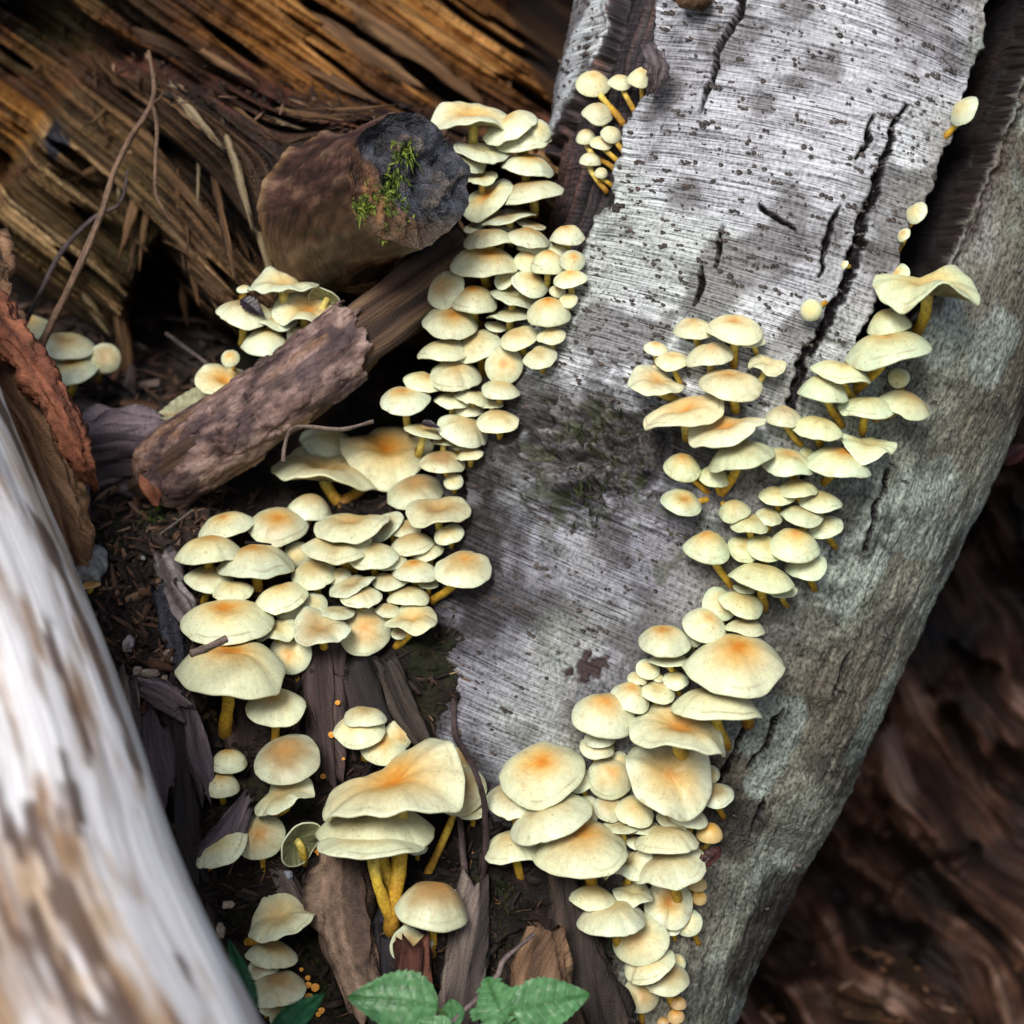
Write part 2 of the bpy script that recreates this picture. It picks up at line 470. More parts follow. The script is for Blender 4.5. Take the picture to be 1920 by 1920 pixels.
def build_birch():
    tl = np.concatenate([np.linspace(0, 330, 40, endpoint=False), np.linspace(330, 2480, 740, endpoint=False), np.linspace(2480, _cum[-1], 30)])
    ph = np.concatenate([np.linspace(-1.75, 1.75, 600), np.linspace(1.75, 2 * math.pi - 1.75, 42)[1:-1]])
    TL, PH = np.meshgrid(tl, ph, indexing='ij')
    V, Nn, r = trunk_base(TL.ravel(), PH.ravel())
    tlr = TL.ravel(); phr = PH.ravel()
    phs = np.where(phr > math.pi, phr - 2 * math.pi, phr)
    s = tlr / S; arc = phs * r
    px, py, _ = proj(V)
    back = np.abs(phs) > 1.75
    wob = 6 * vn(px / 22, py / 22, 0, 77) + 3 * vn(px / 7, py / 7, 0, 78)
    pxw, pyw = px + wob, py + 6 * vn(px / 11, py / 11, 0, 79)
    disp = 0.004 * fbm(s * 9, arc * 9, 0, 3, 41) + 0.0012 * fbm(s * 60, arc * 22, 0, 3, 43)
    # zone of the weathered outer bark (right flank and foot)
    zone = sst(-150, 190, (px - 1480) * 0.62 + (py - 760) * 0.42 + 90 * fbm(px / 150, py / 150, 0, 3, 47))
    zone = np.maximum(zone, sst(1780, 1880, px))
    tail = sst(0.15, 0.5, fbm(s * 18, arc * 60, 0, 4, 49))
    disp = disp - 0.0010 * zone * sst(0.30, 0.62, np.abs(fbm(arc * 75, s * 16, 0, 3, 51))) - 0.0008 * zone * fbm(s * 140, arc * 160, 0, 3, 53)
    stri = fbm(s * 330, arc * 16, 0, 2, 55)
    mid = sst(520, 900, py) * sst(1500, 1250, py) * (1 - zone)
    disp = disp + (0.0003 + 0.0007 * mid) * stri * (1 - zone)
    # base colour
    n1 = fbm(s * 14, arc * 14, 0, 4, 61); n2 = fbm(s * 38, arc * 30, 0, 4, 63); n3 = fbm(s * 5, arc * 5, 0, 3, 65)
    silver = pal(n1 * 0.5 + 0.5, [(0.33, 0.33, 0.36), (0.47, 0.485, 0.52), (0.57, 0.60, 0.62), (0.68, 0.71, 0.70)])
    silver = mix(silver, (0.38, 0.37, 0.44), sst(0.2, 0.6, n3) * 0.4)
    silver = mix(silver, (0.44, 0.49, 0.43), sst(0.2, 0.6, -n3) * 0.55)
    silver = mix(silver, (0.10, 0.09, 0.09), sst(0.05, 0.5, n2) * 0.72)
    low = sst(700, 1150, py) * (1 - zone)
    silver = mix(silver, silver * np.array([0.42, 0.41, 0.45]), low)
    lich = pal(n1 * 0.5 + 0.5, [(0.10, 0.085, 0.065), (0.19, 0.18, 0.14), (0.26, 0.27, 0.215), (0.32, 0.36, 0.305)])
    lich = mix(lich, (0.34, 0.40, 0.35), sst(0.02, 0.35, fbm(s * 22, arc * 22, 0, 3, 67)) * 0.75)
    lich = mix(lich, (0.035, 0.03, 0.025), sst(0.22, 0.55, fbm(s * 11, arc * 12, 0, 4, 69)) * 0.85)
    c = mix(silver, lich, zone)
    # soft dark weather stains with their own outline
    for (bx, by, rx, ry, k) in [(1150, 850, 270, 150, .62), (960, 900, 110, 170, .7), (1330, 860, 120, 90, .5), (1020, 760, 70, 90, .5), (1000, 1130, 130, 60, .4), (1120, 1330, 150, 70, .45), (1640, 1180, 90, 60, .5), (1480, 1560, 80, 60, .6), (1420, 1680, 70, 80, .55), (1720, 1000, 70, 60, .4),
                                (1590, 960, 80, 90, .9), (1500, 1150, 110, 90, .8), (1600, 1440, 130, 60, .8), (1150, 760, 60, 60, .5),
                                (1300, 960, 90, 60, .55), (1400, 1350, 120, 120, .5), (880, 1010, 70, 110, .75), (780, 1330, 60, 90, .7),
                                (1690, 700, 90, 70, .5), (1740, 830, 60, 80, .5), (1480, 60, 70, 50, .3), (1300, 30, 60, 60, .5),
                                (1330, 1880, 90, 90, .7), (1500, 1720, 80, 70, .5), (1830, 760, 60, 60, .4), (900, 1180, 90, 70, .5)]:
        q = np.hypot((px - bx) / rx, (py - by) / ry) + 0.8 * fbm(px / 34, py / 24, 0, 5, 71, 0.65)
        c = mix(c, c * 0.28 + np.array([0.008, 0.007, 0.007]), k * sst(1.15, 0.45, q))
    # knot scar
    q = np.hypot((px - 1120) / 150, (py - 835) / 120) + 0.35 * fbm(px / 45, py / 45, 0, 3, 73)
    kn = sst(1.15, 0.6, q)
    rim = np.exp(-((q - 1.0) / 0.22) ** 2)
    ruf = fbm(px / 30, py / 22, 0, 5, 75, 0.6)
    disp = disp + rim * 0.005 + kn * (0.010 * ruf - 0.003)
    kc = pal(ruf * 0.5 + 0.5, [(0.010, 0.008, 0.008), (0.032, 0.027, 0.027), (0.085, 0.074, 0.076), (0.24, 0.215, 0.225)])
    c = mix(c, kc, kn * 0.92)
    q2 = np.hypot((px - 1092) / 70, (py - 930) / 24) + 0.4 * fbm(px / 30, py / 30, 0, 3, 76)
    hole = sst(1.05, 0.55, q2)
    disp = disp - 0.012 * hole + 0.005 * np.exp(-((q2 - 1.25) / 0.25) ** 2)
    c = mix(c, (0.02, 0.014, 0.015), hole * 0.8)
    q3 = np.hypot((px - 1100) / 55, (py - 1250) / 40) + 0.6 * fbm(px / 18, py / 18, 0, 3, 80)
    c = mix(c, (0.035, 0.018, 0.018), sst(0.8, 0.5, q3)); disp = disp - 0.002 * sst(0.8, 0.5, q3)
    # moss specks
    ms = sst(0.35, 0.6, fbm(px / 30, py / 30, 0, 4, 81)) * sst(1.9, 0.9, np.hypot((px - 1110) / 140, (py - 880) / 120))
    ms = np.maximum(ms, sst(0.45, 0.65, fbm(px / 40, py / 40, 0, 4, 83)) * sst(1.4, 0.6, np.hypot((px - 1290) / 120, (py - 1040) / 120)))
    c = mix(c, (0.045, 0.055, 0.015), ms * 0.55)
    # torn bark: bare dark wood where the sheet is gone
    dl = spoly(pxw, pyw, CREV_L); ds = spoly(pxw, pyw, STRIP_L)
    cl = sst(-5, -1.5, dl) * sst(5, 1.5, ds)
    cld = sst(-1, 4, dl) * sst(0, -5, ds)
    disp = disp - 0.010 * cld + 0.0025 * np.exp(-((dl + 7) / 6.0) ** 2) * (1 - zone)
    wf = fbm(arc * 170, s * 9, 0, 4, 85)
    wood = pal(wf * 0.5 + 0.5, [(0.012, 0.010, 0.013), (0.03, 0.024, 0.028), (0.075, 0.05, 0.05), (0.19, 0.09, 0.06)])
    disp = disp + cld * 0.003 * wf
    c = mix(c, wood, cl)
    dr = spoly(pxw, pyw, CREV_R)
    crr = sst(-5, -1.5, dr)
    disp = disp - sst(-1, 5, dr) * (0.016 + 0.055 * sst(0, 50, spoly(px, py, CREV_R))) + 0.003 * np.exp(-((dr + 6) / 6.0) ** 2)
    c = mix(c, np.array([0.006, 0.005, 0.006]) + wood * 0.12, crr)  # same wood sunk to near black: the split's deep shade put into the colour
    # rough reddish lip on the right of the split
    lip = np.exp(-((dr + 16) / 14.0) ** 2) * sst(-40, 60, (px - 1745) + (py - 330) * 0.45)
    c = mix(c, (0.06, 0.035, 0.03), lip * 0.8); disp = disp + lip * 0.003 * ruf
    dfp = spoly(pxw, pyw, FLAP)
    fl = sst(-2, 3, dfp)
    disp = disp + 0.0055 * fl * sst(180, 420, py)
    for pts, w0, w1 in CRACKS:
        d, t = dline(px + 7 * vn(px / 34, py / 34, 0, 88) + 3.5 * vn(px / 12, py / 12, 0, 89), py, pts)
        ww = (w0 + (w1 - w0) * t) * (0.8 + 0.5 * vn(px / 9, py / 9, 0, 86))
        ww = ww * 0.8 * sst(-0.02, 0.22, t + (0.3 if pts[0][1] < 0 or pts[0] in ((1605, 452), (1535, 628)) else 0)) * sst(1.03, 0.75, t - (0.3 if pts[-1] in ((1605, 452), (1535, 628)) else 0)) + 0.4
        k = sst(ww + 2.0, ww * 0.75, d)
        disp = disp - 0.009 * k
        c = mix(c, (0.012, 0.009, 0.010), sst(ww + 5.0, ww + 1.5, d))
        disp = disp + 0.0012 * np.exp(-((d - ww - 7) / 6.0) ** 2)
    # dirt and rot creeping up from the bank
    d, t = dline(px, py, [(955, 740), (880, 860), (860, 1050), (770, 1230), (770, 1400), (930, 1520), (1000, 1700)])
    q = d + 55 * fbm(px / 60, py / 60, 0, 4, 87)
    c = mix(c, c * 0.18 + np.array([0.012, 0.009, 0.008]), sst(120, 15, q) * 0.9)
    disp = disp + 0.002 * ruf * sst(120, 15, q)
    c = np.clip(c, 0.004, 0.75)
    V = V + Nn * disp[:, None]
    crd = np.stack([s, arc, np.zeros_like(s)], -1)
    nr, nc = TL.shape
    root = thing("birch_tree", "leaning silver grey birch trunk with split bark and clumps of mushrooms", "tree")
    zone = np.clip(zone + 0.8 * kn, 0, 1) * (1 - cl)
    me = make_mesh("trunk", V, grid_faces(nr, nc, True), c, crd, zone=zone)
    link("trunk", me, M_bark, root)

    # lenticels: little corky warts standing on the pale bark
    rnd = np.random.RandomState(5)
    Vs, Fs, Cs, Rs = [], [], [], []
    k = 0; tries = 0
    u = np.linspace(0, 2 * math.pi, 7)[:-1]
    while k < 2300 and tries < 26000:
        tries += 1
        t0 = rnd.uniform(330, 2200); p0 = rnd.uniform(-1.5, 1.2)
        i = np.searchsorted(tl, t0); j = np.searchsorted(ph[:600], p0)
        idx = min(i, nr - 1) * nc + min(j, 599)
        x, y = px[idx], py[idx]
        if not (-50 < x < 1980 and -50 < y < 1960):
            continue
        if dl[idx] > -12 and ds[idx] < 8 or dr[idx] > -10:
            continue
        if zone[idx] > 0.35 and rnd.rand() > 0.12:
            continue
        if y > 800 and rnd.rand() > 0.5:
            continue
        o = V[idx]; n = Nn[idx]
        ta = np.cross(n, FV + 0.2 * UV); ta /= np.linalg.norm(ta)
        ax = trunk_base(np.array([t0 + 20]), np.array([p0]))[0][0] - trunk_base(np.array([t0 - 20]), np.array([p0]))[0][0]
        ax /= np.linalg.norm(ax); ta = np.cross(ax, n)
        sz = 0.00035 + 0.0013 * rnd.rand() ** 2 * (1.25 if rnd.rand() < 0.12 else 1)
        nb = 1 if rnd.rand() < 0.7 else rnd.randint(2, 4)
        for b in range(nb):
            oo = o + ta * sz * 1.9 * (b - (nb - 1) / 2) + ax * sz * rnd.uniform(-.5, .5)
            la = sz * rnd.uniform(0.8, 1.7); lb = sz * rnd.uniform(0.6, 1.1); hh = sz * rnd.uniform(1.0, 2.2)
            rr = rnd.uniform(0.75, 1.2, 6)
            ring0 = oo - n * 0.0006 + (np.cos(u) * la * rr)[:, None] * ta + (np.sin(u) * lb * rr)[:, None] * ax
            rr = rnd.uniform(0.5, 0.8, 6)
            ring1 = oo + n * hh + (np.cos(u) * la * rr)[:, None] * ta + (np.sin(u) * lb * rr)[:, None] * ax
            top = (oo + n * hh * rnd.uniform(0.5, 1.0))[None]
            vv = np.concatenate([ring0, ring1, top])
            b0 = Rs[-1] if Rs else 0
            for q in range(6):
                q2_ = (q + 1) % 6
                Fs.append((b0 + q, b0 + q2_, b0 + 6 + q2_)); Fs.append((b0 + q, b0 + 6 + q2_, b0 + 6 + q)); Fs.append((b0 + 6 + q, b0 + 6 + q2_, b0 + 12))
            Vs.append(vv); Rs.append(b0 + 13)
            cc = rnd.uniform(0, 1)
            base_c = np.array([0.03, 0.022, 0.019]) * (1 - cc) + np.array([0.10, 0.072, 0.058]) * cc
            cols = np.tile(base_c, (13, 1)); cols[12] *= 0.45; cols[6:9] = cols[6:9] * 0.5 + 0.12
            Cs.append(cols)
        k += 1
    Va = np.concatenate(Vs)
    me = make_mesh("lenticels", Va, np.array(Fs), np.concatenate(Cs), Va, smooth=False)
    link("lenticels", me, M_chip, root, kind="stuff")
    return root
birch = build_birch()

# coarse tree surface for planting things on it
def coarse_bvh():
    tl = np.linspace(0, _cum[-1], 90); ph = np.linspace(-1.7, 1.7, 60)
    TL, PH = np.meshgrid(tl, ph, indexing='ij')
    V, _, _ = trunk_base(TL.ravel(), PH.ravel())
    F = grid_faces(90, 60)
    return BVHTree.FromPolygons([tuple(v) for v in V], [tuple(int(i) for i in f) for f in F])
TRUNK_BVH = coarse_bvh()

def w_trunk(x, y):
    d = P(x, y, 0.0) - CAM
    L_ = np.linalg.norm(d); d = d / L_
    hit = TRUNK_BVH.ray_cast(Vector(CAM), Vector(d))
    if hit[0] is None:
        return None
    return float((np.array(hit[0]) - CAM) @ FV - D0)

# ================================================================== wood around the birch
KX, KY, KR = 655.0, 385.0, 150.0       # where the old branch leaves the log; the grain flows round it
GA = math.radians(35)

def log_depth(x, y):
    yb = np.interp(x, [-500, -200, 0, 150, 225, 262, 300, 345, 400, 500, 650, 860, 960, 1080, 1300],
                   [180, 330, 430, 545, 590, 480, 430, 480, 560, 590, 600, 590, 520, 420, 380])
    ledge = np.interp(x, [-500, 0, 160, 300, 500, 700, 850, 1050, 1300], [420, 330, 90, 120, 165, 205, 235, 270, 320])
    up = 0.27 - 0.0 * y
    # the big log bulges along its length and turns away at its top
    t = ((y - 40) * math.cos(GA) - (x - 300) * math.sin(GA)) / 330.0
    up = up + 0.05 * (t ** 2) * np.where(t < 0, 1.0, 0.35)
    lo = 0.125 + 0.00010 * np.abs(x - 650) + 0.04 * sst(420, 160, x)
    w = up + (lo - up) * sst(-18, 46, y - ledge - 14 * vn(x / 30, y / 30, 0, 101))
    w = w - 0.048 * np.exp(-(((x - KX) / 170) ** 2 + ((y - KY) / 140) ** 2))
    w = w + 0.28 * np.clip((y - yb) / 90.0, 0, 2.0) ** 1.5
    xr = np.interp(y, [-600, 0, 130, 220, 300, 700], [900, 948, 995, 1045, 1090, 1120])
    w = w + 0.35 * np.clip((x - xr) / 60.0, 0, 2.2) ** 1.5
    return w, ledge

def build_log():
    xs = np.linspace(-520, 1190, 560); ys = np.linspace(-460, 760, 430)
    X, Y = np.meshgrid(xs, ys)
    x, y = X.ravel(), Y.ravel()
    w, ledge = log_depth(x, y)
    # grain: stream lines of a flow round the knot
    dx, dy = x - KX, y - KY
    ca, sa = math.cos(GA), math.sin(GA)
    lx = dx * ca + dy * sa; ly = -dx * sa + dy * ca
    r2 = np.maximum(lx * lx + ly * ly, (KR * 0.6) ** 2)
    f = (KR * 0.95) ** 2 / r2
    low = sst(-30, 90, y - ledge)
    ff = f * low
    psi = ly * (1 - ff); phi = lx * (1 + ff)
    n_pl = fbm(psi / 60, phi / 900, 0, 2, 111)
    steps = np.floor(n_pl * 4.5 + 0.25 * vn(psi / 20, phi / 420, 0, 112)) / 4.5
    n_f = fbm(psi / 13, phi / 620, 0, 3, 113)
    n_ff = fbm(psi / 5, phi / 330, 0, 2, 115)
    gap = sst(0.30, 0.55, fbm(psi / 30, phi / 330, 0, 3, 117))
    w = w - 0.026 * steps - 0.010 * n_f - 0.003 * fbm(x / 26, y / 26, 0, 3, 131) - 0.0025 * n_ff * (0.6 + low) + 0.055 * gap - 0.03 * fbm(psi / 130, phi / 420, 0, 3, 119)
    V = P(x, y, w)
    t = 0.46 + 0.20 * n_f + 0.20 * n_ff + 0.42 * fbm(psi / 90, phi / 260, 0, 4, 121)
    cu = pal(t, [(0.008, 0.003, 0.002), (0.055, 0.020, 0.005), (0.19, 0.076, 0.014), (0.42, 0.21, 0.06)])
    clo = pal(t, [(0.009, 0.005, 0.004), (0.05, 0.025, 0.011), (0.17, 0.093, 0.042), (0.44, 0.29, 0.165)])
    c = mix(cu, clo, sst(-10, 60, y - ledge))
    c = mix(c, c * 0.35, gap * 0.8)  # recessed gaps painted darker, their shade put into the wood colour
    red = sst(0.1, 0.5, fbm(x / 90, y / 60, 0, 3, 123)) * np.exp(-((y - ledge) / 70.0) ** 2)
    c = mix(c, (0.09, 0.03, 0.018), red * 0.8)
    ol = sst(420, 120, x) * sst(120, 280, y) * 0.3
    c = mix(c, c * np.array([0.75, 0.85, 0.5]) + np.array([0.02, 0.018, 0.0]), ol)
    mo = sst(0.25, 0.6, fbm(x / 120, y / 120, 0, 3, 125)) * sst(500, 200, x) * 0.25
    c = mix(c, (0.06, 0.055, 0.012), mo)
    knot = np.hypot((x - 105) / 26, (y - 268) / 34) + 0.4 * fbm(x / 16, y / 16, 0, 3, 127)
    c = mix(c, (0.02, 0.02, 0.026), sst(1.1, 0.7, knot))
    crd = np.stack([phi / S, psi / S, np.zeros_like(x)], -1)
    root = thing("rotten_log", "huge orange brown rotten log with torn stringy fibres behind the birch", "log")
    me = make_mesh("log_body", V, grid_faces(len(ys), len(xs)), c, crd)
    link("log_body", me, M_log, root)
    return root, (xs, ys, w.reshape(X.shape))
rotlog, (LXS, LYS, LW) = build_log()

def w_log(x, y):
    i = int(np.clip(np.searchsorted(LYS, y), 0, len(LYS) - 1)); j = int(np.clip(np.searchsorted(LXS, x), 0, len(LXS) - 1))
    return float(LW[i, j])

# ---- swept shapes
def catmull(pts, n):
    pts = np.asarray(pts, float)
    if len(pts) == 2:
        t = np.linspace(0, 1, n)[:, None]
        return pts[0] * (1 - t) + pts[1] * t
    p = np.vstack([2 * pts[0] - pts[1], pts, 2 * pts[-1] - pts[-2]])
    m = len(pts) - 1
    out = []
    for q in np.linspace(0, m - 1e-6, n):
        i = int(q); t = q - i
        a, b, c, d = p[i], p[i + 1], p[i + 2], p[i + 3]
        out.append(0.5 * ((2 * b) + (-a + c) * t + (2 * a - 5 * b + 4 * c - d) * t * t + (-a + 3 * b - 3 * c + d) * t ** 3))
    return np.array(out)

def sweep(pts, rad, nseg=16, nlen=40, flat=1.0, amp=0.0, fl=30.0, fa=3.0, seed=0, ragged=0.0, square=0.0, twist=0.0, ref=None, closed=True):
    """pts world points, rad radii at those points. Returns V, F, crd, s01, ang, noise"""
    C = catmull(pts, nlen)
    rr = catmull(np.array([[r, 0, 0] for r in rad]), nlen)[:, 0] if len(rad) == len(pts) else np.interp(np.linspace(0, 1, nlen), np.linspace(0, 1, len(rad)), rad)
    T = np.gradient(C, axis=0); T /= np.linalg.norm(T, axis=1, keepdims=True)
    rf = -FV if ref is None else np.asarray(ref, float)
    e2 = rf - (T @ rf)[:, None] * T; e2 /= np.linalg.norm(e2, axis=1, keepdims=True)
    e1 = np.cross(T, e2)
    ang = np.linspace(0, 2 * math.pi, nseg, endpoint=False)
    s = np.concatenate([[0], np.cumsum(np.linalg.norm(np.diff(C, axis=0), axis=1))])
    A, SI = np.meshgrid(ang, np.arange(nlen))
    sv = s[SI]; R = rr[SI]
    if twist:
        A2 = A + twist * sv
    else:
        A2 = A
    ca, sa = np.cos(A2), np.sin(A2)
    if square > 0:
        k = (np.abs(ca) ** 6 + np.abs(sa) ** 6) ** (-1 / 6.0)
        k = 1 + (k - 1) * square
        ca, sa = ca * k, sa * k
    nz = fbm(np.cos(A) * fa * 0.5 + 9, np.sin(A) * fa * 0.5 + 5, sv * fl, 3, seed) if amp else np.zeros_like(A)
    rid = fbm(np.cos(A) * fa * 2.2 + 3, np.sin(A) * fa * 2.2 + 1, sv * fl * 0.22, 3, seed + 11) if amp > .3 else 0.0
    Rn = R * (1 + amp * nz + amp * 0.5 * rid)
    V = C[SI] + e1[SI] * (ca * Rn)[..., None] + e2[SI] * (sa * Rn * flat)[..., None]
    if ragged:
        rg = fbm(np.cos(A) * 2.2 + 3, np.sin(A) * 2.2 + 8, 0.0, 3, seed + 5)
        L_ = s[-1]
        e0 = np.exp(-sv / (0.08 * L_ + 1e-9)); e1_ = np.exp(-(L_ - sv) / (0.08 * L_ + 1e-9))
        V = V + T[SI] * (ragged * rg * (e1_ - e0) * 1.0)[..., None]
    V = V.reshape(-1, 3)
    F = [grid_faces(nlen, nseg, True)]
    crd = np.stack([sv, A * R, np.zeros_like(A)], -1).reshape(-1, 3)
    if closed:
        n0 = len(V)
        V = np.vstack([V, C[0][None], C[-1][None]])
        crd = np.vstack([crd, [[0, 0, 0.01]], [[s[-1], 0, 0.01]]])
        j = np.arange(nseg); k = (j + 1) % nseg
        F.append(np.stack([np.full(nseg, n0), k, j], -1))
        b = (nlen - 1) * nseg
        F.append(np.stack([np.full(nseg, n0 + 1), b + j, b + k], -1))
    return V, F, crd, sv.ravel(), A.ravel(), nz.ravel()

def padcol(c, V):
    if len(c) < len(V):
        c = np.vstack([c, np.tile(c[-1], (len(V) - len(c), 1)) * 0.8])
    return c

def wood_piece(name, path, rad_px, pal_cols, mat, parent=None, flat=0.5, amp=0.3, fl=40, fa=3, nseg=20, nlen=36, seed=0, ragged=0.0, square=0.5,
               grain=(8.0, 60.0), **props):
    pts = [P(*p) for p in path]
    rad = [r * mpp(p[2]) for r, p in zip(rad_px, path)]
    V, F, crd, sv, A, nz = sweep(pts, rad, nseg, nlen, flat, amp, fl, fa, seed, ragged, square)
    n = fbm(sv * grain[0], np.cos(A) * grain[1] * 0.03 + seed, np.sin(A) * grain[1] * 0.03, 4, seed + 3)
    c = padcol(pal(0.42 + 0.6 * n, pal_cols), V)
    me = make_mesh(name, V, F, c, crd)
    return link(name, me, mat, parent, **props)

# ---- branch stub of the log, charred and mossy at its broken end
def build_stub():
    a = P(630, 400, 0.105); b = P(768, 340, -0.030)
    T = b - a; L_ = np.linalg.norm(T); T /= L_
    e2 = UV - (UV @ T) * T; e2 /= np.linalg.norm(e2); e1 = np.cross(T, e2)
    ns, nl, nf = 110, 46, 30
    ang = np.linspace(0, 2 * math.pi, ns, endpoint=False)
    Vs, Cs, Rs = [], [], []
    for i in range(nl):
        t = i / (nl - 1)
        r = 0.0405 + 0.008 * (1 - t) ** 2.0 + 0.006 * (1 - t) ** 8 - 0.001 * t
        n = fbm(np.cos(ang) * 1.3, np.sin(ang) * 1.3, t * 2.2, 3, 201)
        nn = fbm(np.cos(ang) * 6, np.sin(ang) * 6, t * 6, 3, 203)
        R = r * (1 + 0.07 * n + 0.03 * nn + 0.015 * fbm(np.cos(ang) * 16, np.sin(ang) * 16, t * 9, 3, 207))
        off = 0.012 * fbm(np.cos(ang) * 1.8, np.sin(ang) * 1.8, 0, 4, 205) * t ** 3
        q = a + T * (t * L_) + (np.cos(ang) * R)[:, None] * e1 + (np.sin(ang) * R)[:, None] * e2 + off[:, None] * T
        Vs.append(q)
        Rs.append(np.stack([np.full(ns, t * L_), ang * r, np.zeros(ns)], -1))
        c = pal(0.5 + 0.5 * nn + 0.15 * n, [(0.014, 0.008, 0.007), (0.042, 0.019, 0.014), (0.085, 0.040, 0.028), (0.22, 0.13, 0.085)])
        redz = np.exp(-((t - 0.42) / 0.12) ** 2) * sst(-0.2, 0.8, -np.cos(ang))
        c = mix(c, (0.19, 0.06, 0.04), redz * 0.75)
        c = mix(c, pal(0.5 + 0.5 * nn, [(0.03, 0.015, 0.008), (0.14, 0.075, 0.034), (0.34, 0.22, 0.12)]), sst(0.07, 0.0, t))
        c = mix(c, (0.06, 0.036, 0.012), sst(0.2, -0.6, np.sin(ang)) * 0.5)
        Cs.append(c)
    body = make_mesh("branch_stub", np.vstack(Vs), grid_faces(nl, ns, True), np.vstack(Cs), np.vstack(Rs))
    st = link("branch_stub", body, M_stub, rotlog, label="purple brown branch stub with a charred mossy broken end")
    edge = Vs[-1]; mid = edge.mean(0)
    Vf, Cf = [], []
    for k in range(nf):
        f = 1 - k / (nf - 1)
        q = mid + (edge - mid) * f
        u = ((q - mid) @ e1) / 0.04; v = ((q - mid) @ e2) / 0.04
        n = fbm(u * 1.6, v * 1.6, 0, 4, 211); n2 = fbm(u * 6, v * 6, 0, 3, 213)
        ins = 1 - f ** 5
        q = q + T * (ins * (0.011 * n + 0.004 * n2 - 0.008))[:, None]
        c = pal(0.5 + 0.5 * n2 + 0.2 * n, [(0.008, 0.008, 0.011), (0.02, 0.022, 0.03), (0.05, 0.055, 0.075), (0.10, 0.08, 0.07)])
        brown = sst(0.1, 0.5, u * 0.8 - v * 0.25 + 0.5 * n)
        c = mix(c, pal(0.5 + 0.5 * n2, [(0.03, 0.013, 0.008), (0.13, 0.05, 0.018), (0.34, 0.16, 0.05)]), brown * 0.85)
        low = sst(-0.35, -0.8, v)
        c = mix(c, (0.075, 0.045, 0.018), low * 0.7)
        Vf.append(q); Cf.append(c)
    V = np.vstack(Vf)
    fm = make_mesh("charred_face", V, grid_faces(nf, ns, True), np.vstack(Cf), V)
    link("charred_face", fm, M_char, st)
    # moss growing on the face
    rnd = np.random.RandomState(9)
    Vm, Fm, Cm = [], [], []
    cnt = 0
    clumps = [(0.05, 0.45, .14, 60), (0.12, 0.1, .12, 60), (0.30, -0.2, .20, 130), (0.12, -0.45, .16, 100), (0.55, -0.42, .22, 120), (0.8, -0.45, .12, 60), (0.35, -.75, .2, 60)]
    for (cu, cv, cr_, nst) in clumps:
        for _ in range(nst):
            u, v = cu + rnd.normal(0, cr_ * .6), cv + rnd.normal(0, cr_ * .6)
            if u * u + v * v > 1.02:
                continue
            f = math.hypot(u, v)
            n = float(fbm(np.array([u * 1.6]), np.array([v * 1.6]), 0, 4, 211)[0])
            base = mid + e1 * u * 0.039 + e2 * v * 0.039 + T * (0.011 * n - 0.008) * (1 - f ** 5)
            d = T * rnd.uniform(.3, .9) + e1 * rnd.normal(0, .6) + e2 * rnd.normal(-.25, .6); d /= np.linalg.norm(d)
            ln = rnd.uniform(0.004, 0.010); wd = rnd.uniform(0.0004, 0.0008)
            sd_ = np.cross(d, rnd.normal(size=3)); sd_ /= np.linalg.norm(sd_)
            g = np.array([0, 0, -1.0])
            p0, p1, p2 = base - d * 0.002, base + d * ln * .55 + g * ln * .08, base + d * ln * .9 + g * ln * .45
            col = pal(rnd.rand(1), [(0.03, 0.045, 0.010), (0.09, 0.13, 0.02), (0.28, 0.36, 0.05)])[0]
            b = cnt
            Vm += [p0 - sd_ * wd, p0 + sd_ * wd, p1 - sd_ * wd, p1 + sd_ * wd, p2]
            Fm += [(b, b + 1, b + 3), (b, b + 3, b + 2), (b + 2, b + 3, b + 4)]
            Cm += [col * .6, col * .6, col, col, col * 1.3]
            cnt += 5
            for z in range(3):       # side leaflets
                q = p0 + (p1 - p0) * rnd.uniform(.2, 1.2)
                dd = d * .6 + rnd.normal(size=3) * .8; dd /= np.linalg.norm(dd)
                s2 = np.cross(dd, sd_); s2 /= np.linalg.norm(s2) + 1e-9
                Vm += [q - s2 * wd * .8, q + s2 * wd * .8, q + dd * ln * .35]
                Fm += [(cnt, cnt + 1, cnt + 2)]; Cm += [col, col, col * 1.2]; cnt += 3
    Vm = np.array(Vm)
    me = make_mesh("moss", Vm, np.array(Fm), np.array(Cm), Vm, smooth=False)
    link("moss", me, M_moss, st, kind="stuff")
build_stub()

